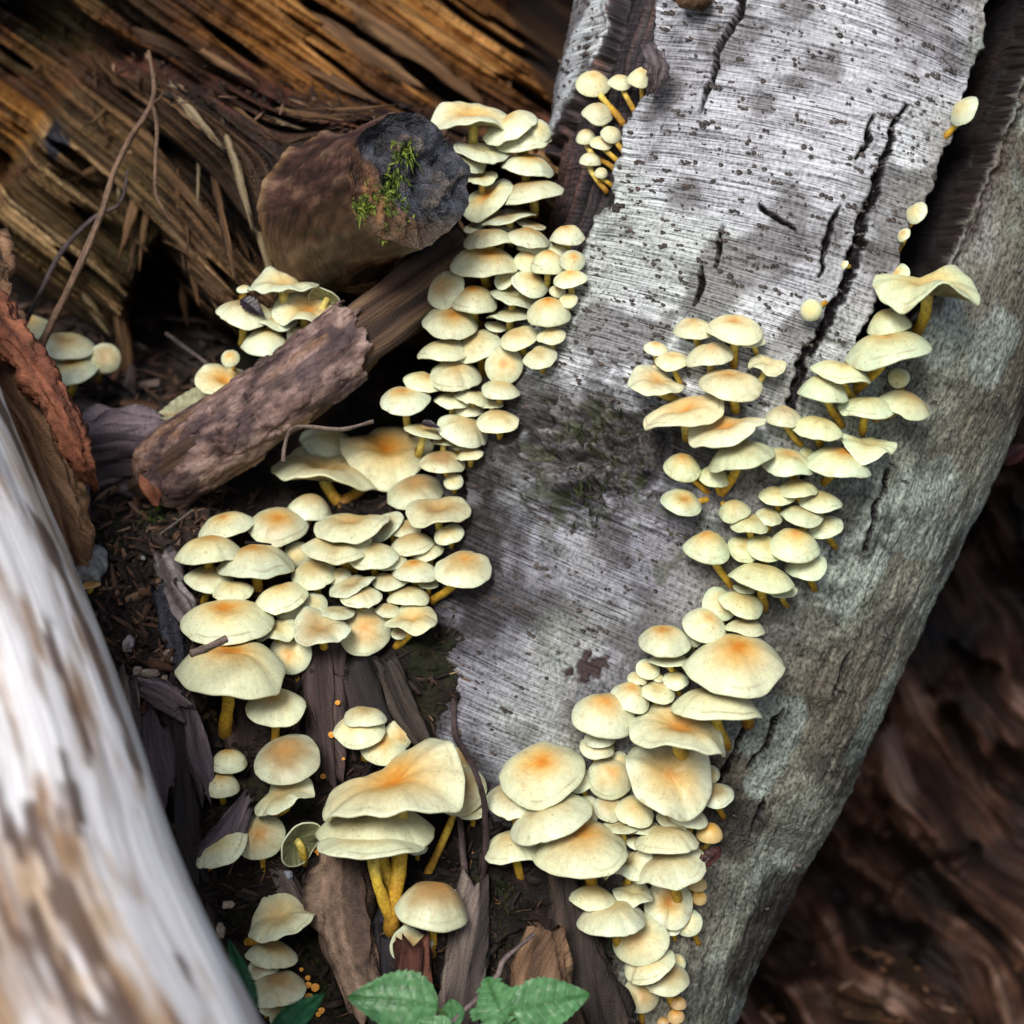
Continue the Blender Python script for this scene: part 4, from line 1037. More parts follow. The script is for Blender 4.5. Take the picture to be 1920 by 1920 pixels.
# ================================================================== mushrooms
# cx cy w h roll shape orange tan [bx by]   (px of the photograph; roll in degrees, clockwise)
MUSH = {
 "A": ("in the young tuft beside bare dark wood", None, """
1112 157 66 56 4 d .35 .05 1168 234
1163 155 46 35 8 d .25 .05 1192 218
1203 147 54 44 0 d .3 .05 1205 210
1121 213 60 46 8 d .2 .25 1140 250
1099 260 40 34 0 b .35 .1 1150 318
1146 252 42 36 18 d .1 .1 1172 292
1127 268 45 30 5 c .3 .0 1162 308
1107 302 42 31 4 b .4 .0 1136 360
1127 326 26 23 5 b .2 .05 1146 348"""),
 "B": ("in the clump behind the mossy stub", .075, """
888 219 150 72 3 w .75 .05 897 300
957 238 110 58 -24 c .4 .15
981 263 102 58 -8 c .65 .15
1010 246 50 46 28 c .1 .2
902 284 110 46 11 f .05 .05
876 302 78 50 20 c .1 .55
990 311 100 54 9 c .75 .1
915 372 112 62 -36 f .85 .0
902 332 64 34 -5 w .3 .3
998 360 114 48 -9 c .2 .65 1000 410
953 406 106 36 -8 f 0 .75
945 426 62 22 10 f 0 .6
995 421 56 20 14 f 0 .8
888 425 42 24 -25 f 0 .7"""),
 "C": ("in the column below the mossy stub", .062, """
917 447 100 42 -5 c .4 .6
986 447 96 44 5 c .5 .5
1003 459 68 42 0 c .6 .2
1064 441 65 42 -3 d .6 .0
992 488 56 46 0 d .4 .2
1045 471 42 28 0 d .3 .1
908 491 126 71 0 c 1 .15 915 540
1027 497 68 54 0 b .8 .0
1074 489 48 44 12 d .7 .0
1069 522 66 40 -8 c .7 .0
995 532 74 52 25 c .4 .1
948 522 48 38 -32 f .1 .1
835 543 78 68 -48 c .2 .6
890 562 88 55 6 d 1 .1 902 618
966 556 90 46 16 w .0 .15
1030 585 84 60 3 d 1 .05
1045 546 32 26 10 c .1 .2
1066 563 36 30 -10 c .1 .2
954 590 80 30 -3 f .0 .2
845 603 106 75 5 c 1 .15
931 612 44 22 12 f 0 .3
975 632 78 48 -15 c .15 .4
1033 629 54 36 -8 c .1 .25
831 656 98 44 -8 c .1 .25
894 650 94 60 -27 c .1 .4
1012 669 68 46 -15 c .1 .35
945 685 74 78 -20 c .6 .2
855 703 102 66 3 c .2 .45
795 716 80 40 15 c .3 .2
759 748 95 58 -3 c .85 .1
939 731 75 41 5 c .15 .3
889 744 72 28 12 c .05 .3
849 750 68 32 3 c .05 .4
882 768 56 30 0 c .05 .45
922 758 42 18 -4 f 0 .3
934 788 82 47 -3 c .15 .5
868 804 102 60 24 c .15 .4
796 808 76 28 14 f .3 .3
832 828 42 16 5 f 0 .3
864 838 34 14 0 f 0 .3
881 851 54 26 -12 c .05 .35
830 865 84 46 4 c .1 .9 852 905
850 903 38 32 -10 c 0 .3"""),
 "D": ("in the crowd under the fallen branch", None, """
728 845 178 104 4 w 1 .2 640 950
570 846 60 26 -20 c .1 .3
618 832 108 66 18 c .15 .05
610 880 198 60 7 w .4 .35 640 948
581 950 88 50 8 d .1 .6
777 922 107 68 -12 c .2 .75
820 957 124 58 -6 w .2 .65 828 1012
659 983 148 50 -4 w .4 .2
725 986 72 42 -34 f 0 .5
632 1020 132 64 -2 w .2 .25 668 1072
761 990 60 36 -5 c .1 .55
775 1018 84 42 -8 c .2 .6
842 1002 56 40 -15 c .1 .35
803 1034 60 34 -12 c .1 .35
700 1041 96 50 -3 c .1 .4 706 1085
780 1070 86 44 0 c .9 .1 778 1105
867 1065 109 71 0 c .5 .65 806 1132
735 1054 56 28 -15 c 0 .3
732 1088 72 30 0 c .1 .45
660 1096 90 34 -19 w .1 .55
678 1117 77 41 0 c .1 .4 678 1152
766 1117 81 36 0 c .1 .4
803 1094 40 20 0 f 0 .3
772 1160 103 48 -3 w .45 .2 742 1216
748 1187 30 24 0 c .2 .5
684 1184 99 92 0 c .6 .5
603 1176 110 62 3 w .2 .7 612 1222
727 1143 46 28 0 c .1 .4
630 1147 72 22 3 f 0 .3
590 1075 88 56 -5 c .2 .4
636 1080 44 32 -15 c 0 .35
588 1132 52 42 10 c 0 .3
556 1040 52 58 -28 c .1 .2
422 985 110 50 -15 c .7 .05
522 984 114 74 2 c .85 .5
393 1030 134 50 -3 c .8 .05
480 1051 152 64 -3 c .95 .05 486 1120
393 1083 94 52 5 c .2 .45
437 1106 76 38 0 c .1 .2
527 1118 102 50 -10 c .5 .05
545 1140 64 46 -25 c 0 .25
427 1162 172 84 2 c .95 .05
518 1179 84 38 -10 w .1 .1
433 1247 214 92 2 c 1 .05 424 1382
545 1226 80 82 -28 c .7 .1
518 1322 114 69 3 c .65 .15"""),
 "E": ("on soil beside the bleached log", None, """
430 1428 69 46 0 b .6 .05 428 1470
417 1473 67 47 0 b .6 .05 420 1510
537 1423 129 86 -8 c .3 .95
530 1492 118 50 -24 w .1 .35 512 1530
487 1566 97 82 -15 c .4 .6
413 1589 112 54 -28 c .1 .15 372 1640
537 1566 96 58 -58 g .0 .3
526 1722 134 64 -16 w .2 .3 458 1768
510 1787 99 40 8 c .15 .65
495 1811 66 36 -10 c .2 .85
519 1850 110 57 -5 c .1 .9
503 1890 34 22 0 c 0 .3
525 1902 46 26 -20 c .1 .5"""),
 "F": ("on rotten wood at the birch foot", None, """
686 1341 84 34 3 c .2 .4
675 1367 99 62 -5 c .65 .05
748 1378 54 56 28 c .3 .4
718 1397 93 64 3 c .8 .1 738 1460
735 1472 268 92 -17 w 1 .35 735 1748 z-.015
862 1482 102 86 -20 c .1 .8 800 1645
868 1430 76 52 28 c .3 .8
885 1520 54 30 -10 f 0 .2
705 1545 222 60 0 c .2 .5 764 1735 z.01
697 1576 198 36 1 f .45 .05 742 1745 z-.02
782 1590 40 22 0 f 0 .2
635 1598 48 22 5 f 0 .2
810 1690 142 76 7 d .3 .95 812 1795
772 1770 82 52 0 w .2 .6
856 1684 34 30 20 c 0 .3"""),
 "G": ("in the shelved clump low on the birch", None, """
1016 1448 159 110 -12 c 1 .15 1028 1505
965 1498 112 52 5 c .1 .6
1030 1528 168 64 -21 c .1 .4
962 1586 110 54 -8 c .15 .35
1090 1587 182 92 -5 c .7 .5 1115 1672
1144 1457 86 82 10 d .4 .45
1086 1464 52 44 -25 c .1 .3
1119 1401 66 38 10 c .1 .2
1124 1384 58 28 0 c .1 .3
1254 1452 174 138 12 w .6 .25
1274 1367 195 80 8 w .75 .05 1294 1425
1162 1424 32 42 20 c .1 .3
1142 1514 58 48 12 c .1 .5
1190 1520 80 52 14 c .15 .3
1098 1520 58 60 -38 c .1 .5
1166 1547 72 24 0 f 0 .4
1210 1550 66 22 0 f 0 .4
1292 1530 74 38 10 c .1 .3
1342 1490 68 42 -5 c .1 .7
1332 1452 36 42 28 c .1 .3
1262 1537 62 28 10 f 0 .3
1250 1570 124 44 -4 c .1 .3
1253 1620 144 70 -14 c .1 .45
1176 1617 100 46 -17 w .1 .2 1172 1662
1195 1580 42 22 10 c .1 .2
1256 1694 96 90 36 w .7 .1
1113 1680 89 36 5 c .2 .35
1187 1675 74 34 4 w .05 .15
1145 1715 132 58 -4 c .15 .3
1200 1758 108 90 -33 c .3 .15
1290 1730 54 48 -38 c .1 .05
1259 1740 36 26 -10 c 0 .2
1217 1805 100 54 -21 c .15 .3
1270 1803 36 28 28 c 0 .1
1247 1832 91 58 0 c .2 .7
1202 1865 70 64 33 c .2 .5"""),
 "Y": ("at the edge of the shelved clump", None, """
1330 1562 50 40 0 b y .1 1314 1592
1307 1657 38 29 0 b y .1 1296 1672
1311 1683 31 28 0 b y .1 1298 1696
1272 1880 32 26 0 b y .4 1262 1896
1267 1905 34 28 0 b y .4 1256 1920
1243 1916 24 18 0 b y .4 1238 1930"""),
 "H": ("in the stepped clump midway down the birch", None, """
1322 1170 82 64 14 d .5 .1
1300 1199 32 26 20 c 0 .1
1398 1175 78 30 6 c .1 .3
1245 1199 99 56 1 d .85 .1
1375 1242 192 108 -3 c 1 .05
1256 1237 76 22 -1 f .05 .05 1268 1262
1215 1254 46 38 14 c .1 .2
1195 1272 38 24 10 c .1 .3
1233 1270 28 16 5 c 0 .2
1268 1275 50 35 3 c .1 .1
1232 1296 71 39 8 c .15 .15
1183 1305 78 54 18 d .6 .25
1130 1337 117 82 5 d .7 .35
1342 1317 167 50 4 c .15 .2"""),
 "I": ("in the trailing column down the birch", None, """
1280 875 73 54 6 d .5 .3 1334 932
1341 893 61 42 8 d .1 .3 1350 935
1385 853 132 54 -17 c .1 .4 1348 934
1512 853 30 34 10 c 0 .1
1477 866 100 58 10 c .45 .2 1490 902
1572 867 122 64 8 c .85 .05 1540 912
1278 941 80 52 12 c .85 .05 1336 934
1377 956 61 42 -17 d .15 .35 1346 940
1495 915 77 36 -2 c .1 .4
1457 929 67 37 5 c .05 .3
1538 939 83 41 4 c .1 .4
1441 968 52 36 8 c .1 .3
1503 965 85 40 4 c .1 .35
1405 982 75 40 3 c .1 .25
1545 987 68 44 -17 c 0 .25
1326 1025 93 62 5 d .6 .3 1374 1108
1395 1029 62 50 14 c .1 .25
1436 1027 76 51 14 c .1 .25
1488 1019 99 63 3 d .8 .1
1510 1060 80 50 -14 c .05 .25
1428 1080 126 46 8 c .15 .15 1432 1145
1466 1107 56 24 -5 f 0 .1
1395 1103 42 18 10 f 0 .3
1350 1133 68 62 33 c .45 .2
1391 1131 87 50 17 c .15 .2 1402 1172"""),
 "J": ("in the cream tuft on the birch", None, """
1302 616 77 47 -5 c .5 .0 1310 658
1412 640 48 26 -14 c 0 .05
1378 616 105 63 4 c .65 .0 1374 700
1230 653 46 30 5 c .6 .0 1230 690
1229 692 28 18 0 c .2 0
1260 676 65 40 -3 c .35 .0 1282 738
1330 665 92 50 -12 c .45 .0 1334 716
1438 683 70 40 8 w .1 .05 1390 757
1232 717 105 54 5 w .7 .0 1278 752
1372 720 119 64 3 c .7 .05 1380 782
1280 772 154 64 -14 w .75 .05 1288 828
1363 804 152 52 -12 w .7 .0 1352 846
1468 781 71 43 3 d .1 .4 1506 846"""),
 "K": ("at the foot of the bark split", None, """
1738 538 192 70 -4 w .45 .0 1716 628
1665 603 84 52 -14 d .1 .3
1667 651 160 74 -12 c .5 .05 1600 738
1578 697 117 42 12 c .3 .05 1600 756
1545 728 99 53 8 d .35 .05 1578 808
1685 708 42 40 -20 c 0 .2
1697 757 106 54 15 c .2 .45 1632 790
1622 763 107 44 3 c .1 .25 1614 818
1533 802 99 46 8 c .1 .2 1536 838
1627 835 107 40 6 w .1 .1 1616 862
1682 516 50 40 -60 c .5 .2"""),
 "S": ("growing from a split in birch bark", None, """
1521 582 42 42 -55 b .3 .0 1550 566
1807 206 64 40 -58 c .05 .1 1770 262
1718 398 48 32 -58 c .05 .1 1690 440
1694 440 30 20 -58 c .3 .1 1686 468
1583 496 18 12 -60 c .2 .0 1592 500"""),
 "L": ("in the hollow behind the fallen branch", .082, """
620 545 70 44 24 g 0 .5
533 534 134 46 5 w .5 .05
457 542 28 18 0 c 0 .3
573 580 128 74 6 w .75 .15
460 586 112 54 8 c .1 .75
510 594 98 42 12 f .1 .6
558 630 42 38 38 c .1 .2
500 642 101 54 3 d .6 .1
432 672 36 34 -10 c .6 .3
503 676 40 22 0 c .4 .2
425 716 114 68 14 w .85 .05"""),
 "M": ("in the far tuft behind the rusty strip", .19, """
55 612 88 48 5 c .5 .3
50 641 54 36 5 c .6 .2
125 648 109 54 5 c .4 .5
197 672 60 68 28 c .1 .6
88 682 44 42 0 c .7 .3
139 693 98 58 -8 c .9 .05 126 762"""),
 "N": ("on the soil next to the grey stone", None, """
171 1096 36 15 -4 f y .5 168 1112"""),
}

def host_w(cl, x, y):
    if cl in "ACGHIJKSYB":
        w = w_trunk(x, y)
        if w is not None:
            wb = float(w_bank(np.array(x, float), np.array(y, float)))
            if cl == "S" or cl == "A":
                return w + (0.012 if cl == "A" else -0.006)
            return min(w, wb)
    return float(w_bank(np.array(x, float), np.array(y, float)))

SHAPE = {'c': (0.235, 2.7), 'd': (0.36, 2.6), 'b': (0.55, 2.6), 'f': (0.09, 2.6), 'w': (0.12, 2.4), 'g': (0.22, 2.2)}

def cap_axis(w, h, Hr, roll, shape):
    H = Hr * w
    if shape == 'g':
        e = math.radians(-38)
    else:
        if H > h * 0.85:
            H = h * 0.85
        lo, hi = math.radians(-4), math.radians(80)
        for _ in range(40):
            m = (lo + hi) / 2
            f = w / 2 * math.sin(m) + math.sqrt((w / 2 * math.sin(m)) ** 2 + (H * math.cos(m)) ** 2)
            if f < h: lo = m
            else: hi = m
        e = (lo + hi) / 2
    bot = w / 2 * math.sin(e); top = math.sqrt(bot * bot + (H * math.cos(e)) ** 2)
    r = math.radians(roll)
    a = RV * math.cos(r) - UV * math.sin(r)
    up = RV * math.sin(r) + UV * math.cos(r)
    n = up * math.cos(e) - FV * math.sin(e)
    sh = (top - bot) / 2
    return H, e, a, n, np.cross(n, a), (-sh * math.sin(r), sh * math.cos(r))

def build_mushroom(cl, phrase, cw, row, k, label):
    zt = [q for q in row if q[0] == 'z']; row = [q for q in row if q[0] != 'z']
    cx, cy, w, h, roll = [float(v) for v in row[:5]]
    shape = row[5]
    yellow = row[6] == 'y'
    org = 0.9 if yellow else float(row[6]); tan = float(row[7])
    seed = (ord(cl) * 131 + k * 17) % 5000
    rnd = np.random.RandomState(seed)
    Hr, pw = SHAPE[shape]
    Hr *= rnd.uniform(0.9, 1.12)
    H, e, a, n, b, shf = cap_axis(w, h, Hr, roll, shape)
    rx, ry = cx + shf[0], cy + shf[1]
    # depth of the cap
    if cw is None:
        hw_ = host_w(cl, cx, cy)
    else:
        hw_ = cw + 0.02
    wc = hw_ - 0.5 * w / S * abs(math.cos(e)) * (0.95 if w > 60 else 1.2) - 0.004
    if cl == 'D': wc -= 0.006
    if cl == 'C' or cl == 'B': wc = cw - 0.12 * w / S + 0.006 * rnd.uniform(-1, 1)
    if cl == 'M': wc = cw - 0.10 * w / S - 0.00012 * (cy - 640)
    if cl == 'L': wc = cw - 0.10 * w / S + 0.0004 * max(0, cy - 640)
    if cl == 'S': wc = hw_ - 0.010
    if cl in 'CD':
        for q, mg in ((-.43, .004), (.43, .004), (0, .35 * w / S * abs(math.cos(e)))):
            wt = w_trunk(cx + q * w, cy)
            if wt is not None: wc = min(wc, wt - 0.006 - mg)
    for tk in zt:
        wc += float(tk[1:])
    m = mpp(wc)
    W = w * m; H = H * m
    C0 = P(rx, ry, wc)
    R = W / 2
    # stem foot
    if len(row) >= 10:
        bx, by = float(row[8]), float(row[9])
    else:
        dx = math.sin(math.radians(roll)) * -0.35 * w
        bx, by = cx + dx + rnd.uniform(-.1, .1) * w, cy + 0.35 * h + 0.42 * w
        if cl in "GHIJK": bx += 0.12 * w
    hb = host_w(cl, bx, by)
    if cl in 'LM': hb = min(hb, cw + 0.09)
    if cl in 'BC': hb = min(max(hb, cw + 0.02), cw + 0.07)
    hb = min(hb, wc + 0.16)
    foot = P(bx, by, hb + 0.006)
    root = thing("mushroom", label, "mushroom", loc=tuple(foot), group="mushrooms " + phrase)
    # ---- cap
    big = w > 95
    nt = 64 if big else (44 if w > 45 else 28)
    nr = 18 if big else 13
    th = np.linspace(0, 2 * math.pi, nt, endpoint=False)
    rr = np.concatenate([np.linspace(0, 0.80, nr - 6), [0.85, 0.885, 0.905, 0.925, 0.96, 1.0]]) if w > 45 else np.linspace(0, 1, nr)
    wav = {'w': 0.075, 'f': 0.025, 'c': 0.026, 'd': 0.016, 'b': 0.006, 'g': 0.03}[shape] * rnd.uniform(.6, 1.5)
    p1, p2, p3, p4 = rnd.uniform(0, 6.28, 4)
    k1 = rnd.choice([2, 3]) if shape == 'w' else 2
    def wave(t):
        return np.sin(k1 * t + p1) + 0.55 * np.sin(3 * t + p2) + 0.3 * np.sin(5 * t + p3) + (0.14 * np.sin(11 * t + p4) if shape in 'wfc' else 0)
    radm = 1 + (0.035 if shape in 'wf' else 0.018) * (np.sin(2 * th + p3) + 0.6 * np.sin(3 * th + p4)) + (0.012 * vn(np.cos(th) * 6 + 9, np.sin(th) * 6 + 9, 0, seed) if big else 0)
    if shape in 'wc' and w > 60 and rnd.rand() < 0.4:   # a notch in the margin
        t0 = rnd.uniform(3.4, 6.0)
        radm = radm - 0.07 * np.exp(-(((th - t0 + math.pi) % (2 * math.pi) - math.pi) / 0.09) ** 2)
    if w > 40:
        radm = radm + rnd.uniform(.02, .075) * vn(np.cos(th) * 1.3 + seed, np.sin(th) * 1.3 + 5, 0, seed) + 0.012 * vn(np.cos(th) * 5 + seed, np.sin(th) * 5 + 5, 0, seed)
    crs = [(rnd.uniform(0, 6.28), rnd.uniform(.12, .35), rnd.uniform(.02, .055)) for _ in range(rnd.choice([0, 0, 1, 1, 2]))] if w > 50 and shape != 'b' else []
    dnt = rnd.uniform(.01, .03) if shape != 'b' else .006
    dep = {'w': 0.10, 'f': 0.03, 'c': 0.0, 'd': 0, 'b': 0, 'g': 0}[shape]
    umbo = 0.0
    if shape == 'c' and w > 55: dep = rnd.choice([0, 0, .02, .045])
    def ztop(r, t):
        z = H * (1 - r ** pw) if shape != 'b' else H * np.sqrt(np.maximum(0, 1 - (r * 0.985) ** 2.2))
        z = z - dep * W * np.exp(-(r / 0.38) ** 2) + umbo * W * np.exp(-(r / 0.22) ** 2)
        for (t0, tw, am) in crs:
            z = z - am * W * r * np.exp(-(((t - t0 + math.pi) % (2 * math.pi) - math.pi) / tw) ** 2)
        z = z + dnt * W * vn(r * np.cos(t) * 1.9 + seed, r * np.sin(t) * 1.9 + 3, 0, seed + 1) * (1.2 - 0.2 * r)
        return z + wav * W * r ** 2 * wave(t)
    offx, offy = rnd.uniform(-.12, .12, 2)
    vbr = rnd.uniform(0.86, 1.04); ringa = rnd.choice([0, 0, .5, .8]); ringr = rnd.uniform(.87, .92); vh = rnd.uniform(-1, 1)
    vtint = np.array([1 + 0.03 * vh, 1.0, 1 - 0.06 * vh]) * vbr
    def colr(r, t):
        x, y = r * np.cos(t), r * np.sin(t)
        rc = np.hypot(x - offx, y - offy)
        nz = fbm(x * 2.2 + seed, y * 2.2, 0.3, 3, 900)
        nz2 = fbm(x * 7 + seed, y * 7, 0.3, 3, 903)
        c = mix((0.77, 0.83, 0.58), (0.84, 0.78, 0.40), sst(0.98, 0.2, r + 0.12 * nz))
        if cl in "IK": c = c * np.array([0.95, 1.0, 0.93])
        if cl in "AJ": c = mix(c, (0.86, 0.84, 0.56), np.full(c.shape[:-1], .5))
        tn = tan * sst(1.22, 0.2, rc + 0.25 * nz)
        c = mix(c, (0.34, 0.21, 0.095), np.clip(tn * 1.1 + 0.10 * sst(.9, .3, rc), 0, 1) * 0.9)
        ow = org * np.exp(-((rc + 0.12 * nz + 0.05 * nz2) / (0.58 if shape == 'w' else 0.46)) ** 2)
        c = mix(c, (0.76, 0.40, 0.07), np.clip(ow * 0.95, 0, 1))
        ow2 = org * np.exp(-((rc + 0.06 * nz + 0.06 * nz2) / 0.19) ** 2)
        c = mix(c, (0.68, 0.22, 0.015), np.clip(ow2 * 0.85, 0, 1))
        if yellow:
            c = mix(c, (0.66, 0.38, 0.07) if tan < .3 else (0.55, 0.26, 0.05), np.full(c.shape[:-1], .65))
        c = c * vtint
        if ringa and w > 55:
            c = mix(c, (0.30, 0.23, 0.10), 0.8 * ringa * sst(.022, .0, np.abs(r - ringr - .015 * np.sin(3 * t + p1))) * sst(-.1, .3, np.sin(2 * t + p2)))
        brn = sst(.35, .65, nz2) * sst(.8, 1.0, r) * rnd.choice([0, .25, .5])
        c = mix(c, (0.42, 0.30, 0.14), brn)
        return c
    Rg, Tg = np.meshgrid(rr, th, indexing='ij')
    X = Rg * np.cos(Tg) * radm[None] * R; Y = Rg * np.sin(Tg) * radm[None] * R
    Z = ztop(Rg, Tg)
    cc = colr(Rg, Tg)
    lipd = 0.035 if shape in 'bd' else 0.020
    rows = [(X, Y, Z, cc)]
    for fr, dz, kc in ((1.004, -0.55, 0.98), (0.985, -1.0, 0.93), (0.945, -0.85, 0.85)):
        zz = ztop(np.ones_like(th), th) + dz * lipd * W
        rows.append(((fr * np.cos(th) * radm * R)[None], (fr * np.sin(th) * radm * R)[None], zz[None], (cc[-1] * kc)[None]))
    X = np.concatenate([q[0] for q in rows]); Y = np.concatenate([q[1] for q in rows]); Z = np.concatenate([q[2] for q in rows]); cc = np.concatenate([q[3] for q in rows])
    base_off = C0 - foot
    def toW(X, Y, Z):
        return base_off + X[..., None] * a + Y[..., None] * b + Z[..., None] * n
    V = toW(X, Y, Z).reshape(-1, 3)
    nrow = X.shape[0]
    Rp = np.concatenate([rr, [1.02, 1.04, 1.06]])[:, None] * np.ones(nt)[None]
    pol = np.stack([np.cos(th)[None] * np.ones_like(Rp), np.sin(th)[None] * np.ones_like(Rp), Rp + (seed % 97)], -1).reshape(-1, 3)
    me = make_mesh("cap", V, grid_faces(nrow, nt, True), cc.reshape(-1, 3), V + foot, pol=pol)
    cap = link("cap", me, M_cap, root)
    # ---- gills: thin blades under the cap
    ng = (44 if w < 60 else 84) if w < 140 else 120
    t2 = np.linspace(0, 2 * math.pi, ng * 2, endpoint=False)
    gr = np.array([0.955, 0.80, 0.55, 0.30, 0.10])
    Rg, Tg = np.meshgrid(gr, t2, indexing='ij')
    alt = np.tile(np.array([0.0, 1.0] * ng), (5, 1))
    rm2 = np.interp(t2, np.append(th, 2 * math.pi), np.append(radm, radm[0]))
    thick = np.array([0.7 * lipd, 0.05, 0.085, 0.10, 0.08])[:, None] * np.ones_like(Rg)
    Zg = ztop(Rg, Tg) - W * (thick + alt * np.array([0, .018, .024, .016, 0])[:, None])
    if shape == 'b':
        Zg = ztop(np.ones_like(Rg), Tg) - W * (0.02 + 0.01 * alt)
    nzg = vn(Tg * 9, Rg * 2, 0, seed)
    gc = pal(0.5 + 0.4 * nzg - 0.25 * (1 - alt), [(0.16, 0.13, 0.07), (0.34, 0.31, 0.17), (0.50, 0.47, 0.29)])
    if shape == 'g': gc = gc * np.array([0.95, 1.08, 0.95])
    Vg = toW(Rg * np.cos(Tg) * rm2[None] * R, Rg * np.sin(Tg) * rm2[None] * R, Zg).reshape(-1, 3)
    gm = make_mesh("gills", Vg, grid_faces(5, ng * 2, True)[:, ::-1], gc.reshape(-1, 3), Vg + foot, smooth=False)
    link("gills", gm, M_gill, cap)
    # ---- stem
    top = base_off + n * (H - dep * W - 0.07 * W if shape != 'b' else 0.0)
    L_ = np.linalg.norm(top)
    out = -FV * 0.25 + np.array([0, 0, -0.15])
    p0 = top; p1_ = top - n * L_ * 0.38; p2_ = np.zeros(3) + (-FV * 0.22 + n * 0.10) * L_; p3_ = np.zeros(3)
    tt = np.linspace(0, 1, 15)[:, None]
    C = (1 - tt) ** 3 * p0 + 3 * (1 - tt) ** 2 * tt * p1_ + 3 * (1 - tt) * tt ** 2 * p2_ + tt ** 3 * p3_
    rs = 0.5 * (6.5 + 0.085 * w) * m
    V, F, crd, sv, A, nz = sweep(list(C), [rs * 1.05, rs * .95, rs, rs * 1.1], 12, 22, 1.0, 0.16, 120, 2, seed)
    tS = sv / (sv.max() + 1e-9)
    sc = pal(tS + 0.15 * nz, [(0.68, 0.56, 0.15), (0.64, 0.45, 0.05), (0.54, 0.31, 0.03), (0.30, 0.13, 0.02)])
    if cl in "AJ": sc = mix(sc, (0.72, 0.60, 0.20), np.clip(0.7 - tS, 0, 1))
    sm = make_mesh("stem", V, F, padcol(sc, V), V + foot)
    link("stem", sm, M_stem, root)
    return root

def label_all():
    from collections import Counter
    out = {}
    for cl, (phrase, cw, txt) in MUSH.items():
        rows = [r.split() for r in txt.strip().split("\n")]
        ys = [float(r[1]) for r in rows]; lo, hi = min(ys), max(ys) + 1e-6
        order = sorted(range(len(rows)), key=lambda i: -float(rows[i][2]) * float(rows[i][3]))
        base = []
        for i, r in enumerate(rows):
            w = float(r[2]); sh = r[5]; o = .9 if r[6] == 'y' else float(r[6]); t = float(r[7]); roll = abs(float(r[4]))
            size = "tiny" if w < 35 else "very small" if w < 50 else "small" if w < 68 else "middling" if w < 84 else "medium" if w < 105 else "broad" if w < 135 else "large"
            tone = "amber" if r[6] == 'y' else "tan" if t >= .6 else "orange centred" if o >= .75 else "orange tinted" if o >= .4 else "beige" if t >= .3 else "pale yellow" if o >= .2 else "pale cream"
            form = {'c': 'rounded', 'd': 'domed', 'b': 'button', 'f': 'thin flat', 'w': 'wavy', 'g': 'upturned gilled'}[sh]
            if i == order[0] and len(rows) > 3: size = "largest"
            hgt = "" if len(rows) < 4 else "topmost" if ys[i] == lo else "lowest" if ys[i] + 1e-6 == hi else "upper" if (ys[i] - lo) / (hi - lo) < .34 else "lower" if (ys[i] - lo) / (hi - lo) > .66 else "middle"
            tilt = "level" if roll < 7 else "tilted" if roll < 22 else "steep"
            base.append((size, tone, form, hgt, tilt))
        def mk(b, lv):
            s_, t_, f_, h_, ti = b
            return " ".join(q for q in [h_ if lv >= 1 or h_ in ("topmost", "lowest") else "", s_, t_, ti if lv >= 2 else "", f_, "mushroom", phrase] if q)
        lv = [0] * len(base)
        for step in (1, 2):
            cnt = Counter(mk(b, l) for b, l in zip(base, lv))
            lv = [step if cnt[mk(b, l)] > 1 else l for b, l in zip(base, lv)]
        out[cl] = [mk(b, l) for b, l in zip(base, lv)]
    return out
LABELS = label_all()
for cl, (phrase, cw, txt) in MUSH.items():
    for k, line in enumerate(txt.strip().split("\n")):
        build_mushroom(cl, phrase, cw, line.split(), k, LABELS[cl][k])

# ---- orange cup fungi
def cup(x, y, d, lab):
    w = B(x, y) - 0.006
    r = d / 2 * mpp(w)
    c0 = P(x, y, w)
    a = RV; n = -FV * 0.85 + UV * 0.5; n /= np.linalg.norm(n); b = np.cross(n, a)
    th = np.linspace(0, 2 * math.pi, 20, endpoint=False)
    prof = [(0, 0.05), (0.5, 0.06), (0.85, 0.16), (1.0, 0.25), (0.95, 0.1), (0.6, -0.15), (0.25, -0.4), (0.2, -2.2)]
    V = np.array([[c0 + r * (q * (1 + .05 * math.sin(3 * t + x)) * (math.cos(t) * a + math.sin(t) * b) + z * n) for t in th] for q, z in prof]).reshape(-1, 3)
    cl_ = np.repeat(np.array([(0.62, 0.26, 0.03)] * 2 + [(0.70, 0.32, 0.04)] * 2 + [(0.5, 0.2, 0.03)] * 4), 20, axis=0)
    link("cup_fungus", make_mesh("cup_fungus", V, grid_faces(len(prof), 20, True), cl_, V), M_disc, label=lab, category="fungus",
         group="orange cup fungi " + lab.split("fungus ")[-1])
LB1 = "tiny orange disc fungus on the dark wood beside the gilled cap"
LB2 = "tiny orange disc fungus on the mossy soil below the stacked tan caps"
LB3 = "tiny orange disc fungus on the purple brown boards at the birch foot"
for x, y, d in [(572, 1574, 15), (576, 1590, 16), (592, 1592, 14), (597, 1600, 9)]: cup(x, y, d, LB1)
for x, y, d in [(577, 1834, 10), (578, 1847, 12), (591, 1852, 16), (579, 1870, 16), (603, 1895, 12), (597, 1902, 10), (565, 1818, 8)]: cup(x, y, d, LB2)
for x, y, d in [(633, 1318, 10), (547, 1363, 11), (622, 1378, 13), (606, 1456, 11), (644, 1423, 6)]: cup(x, y, d, LB3)

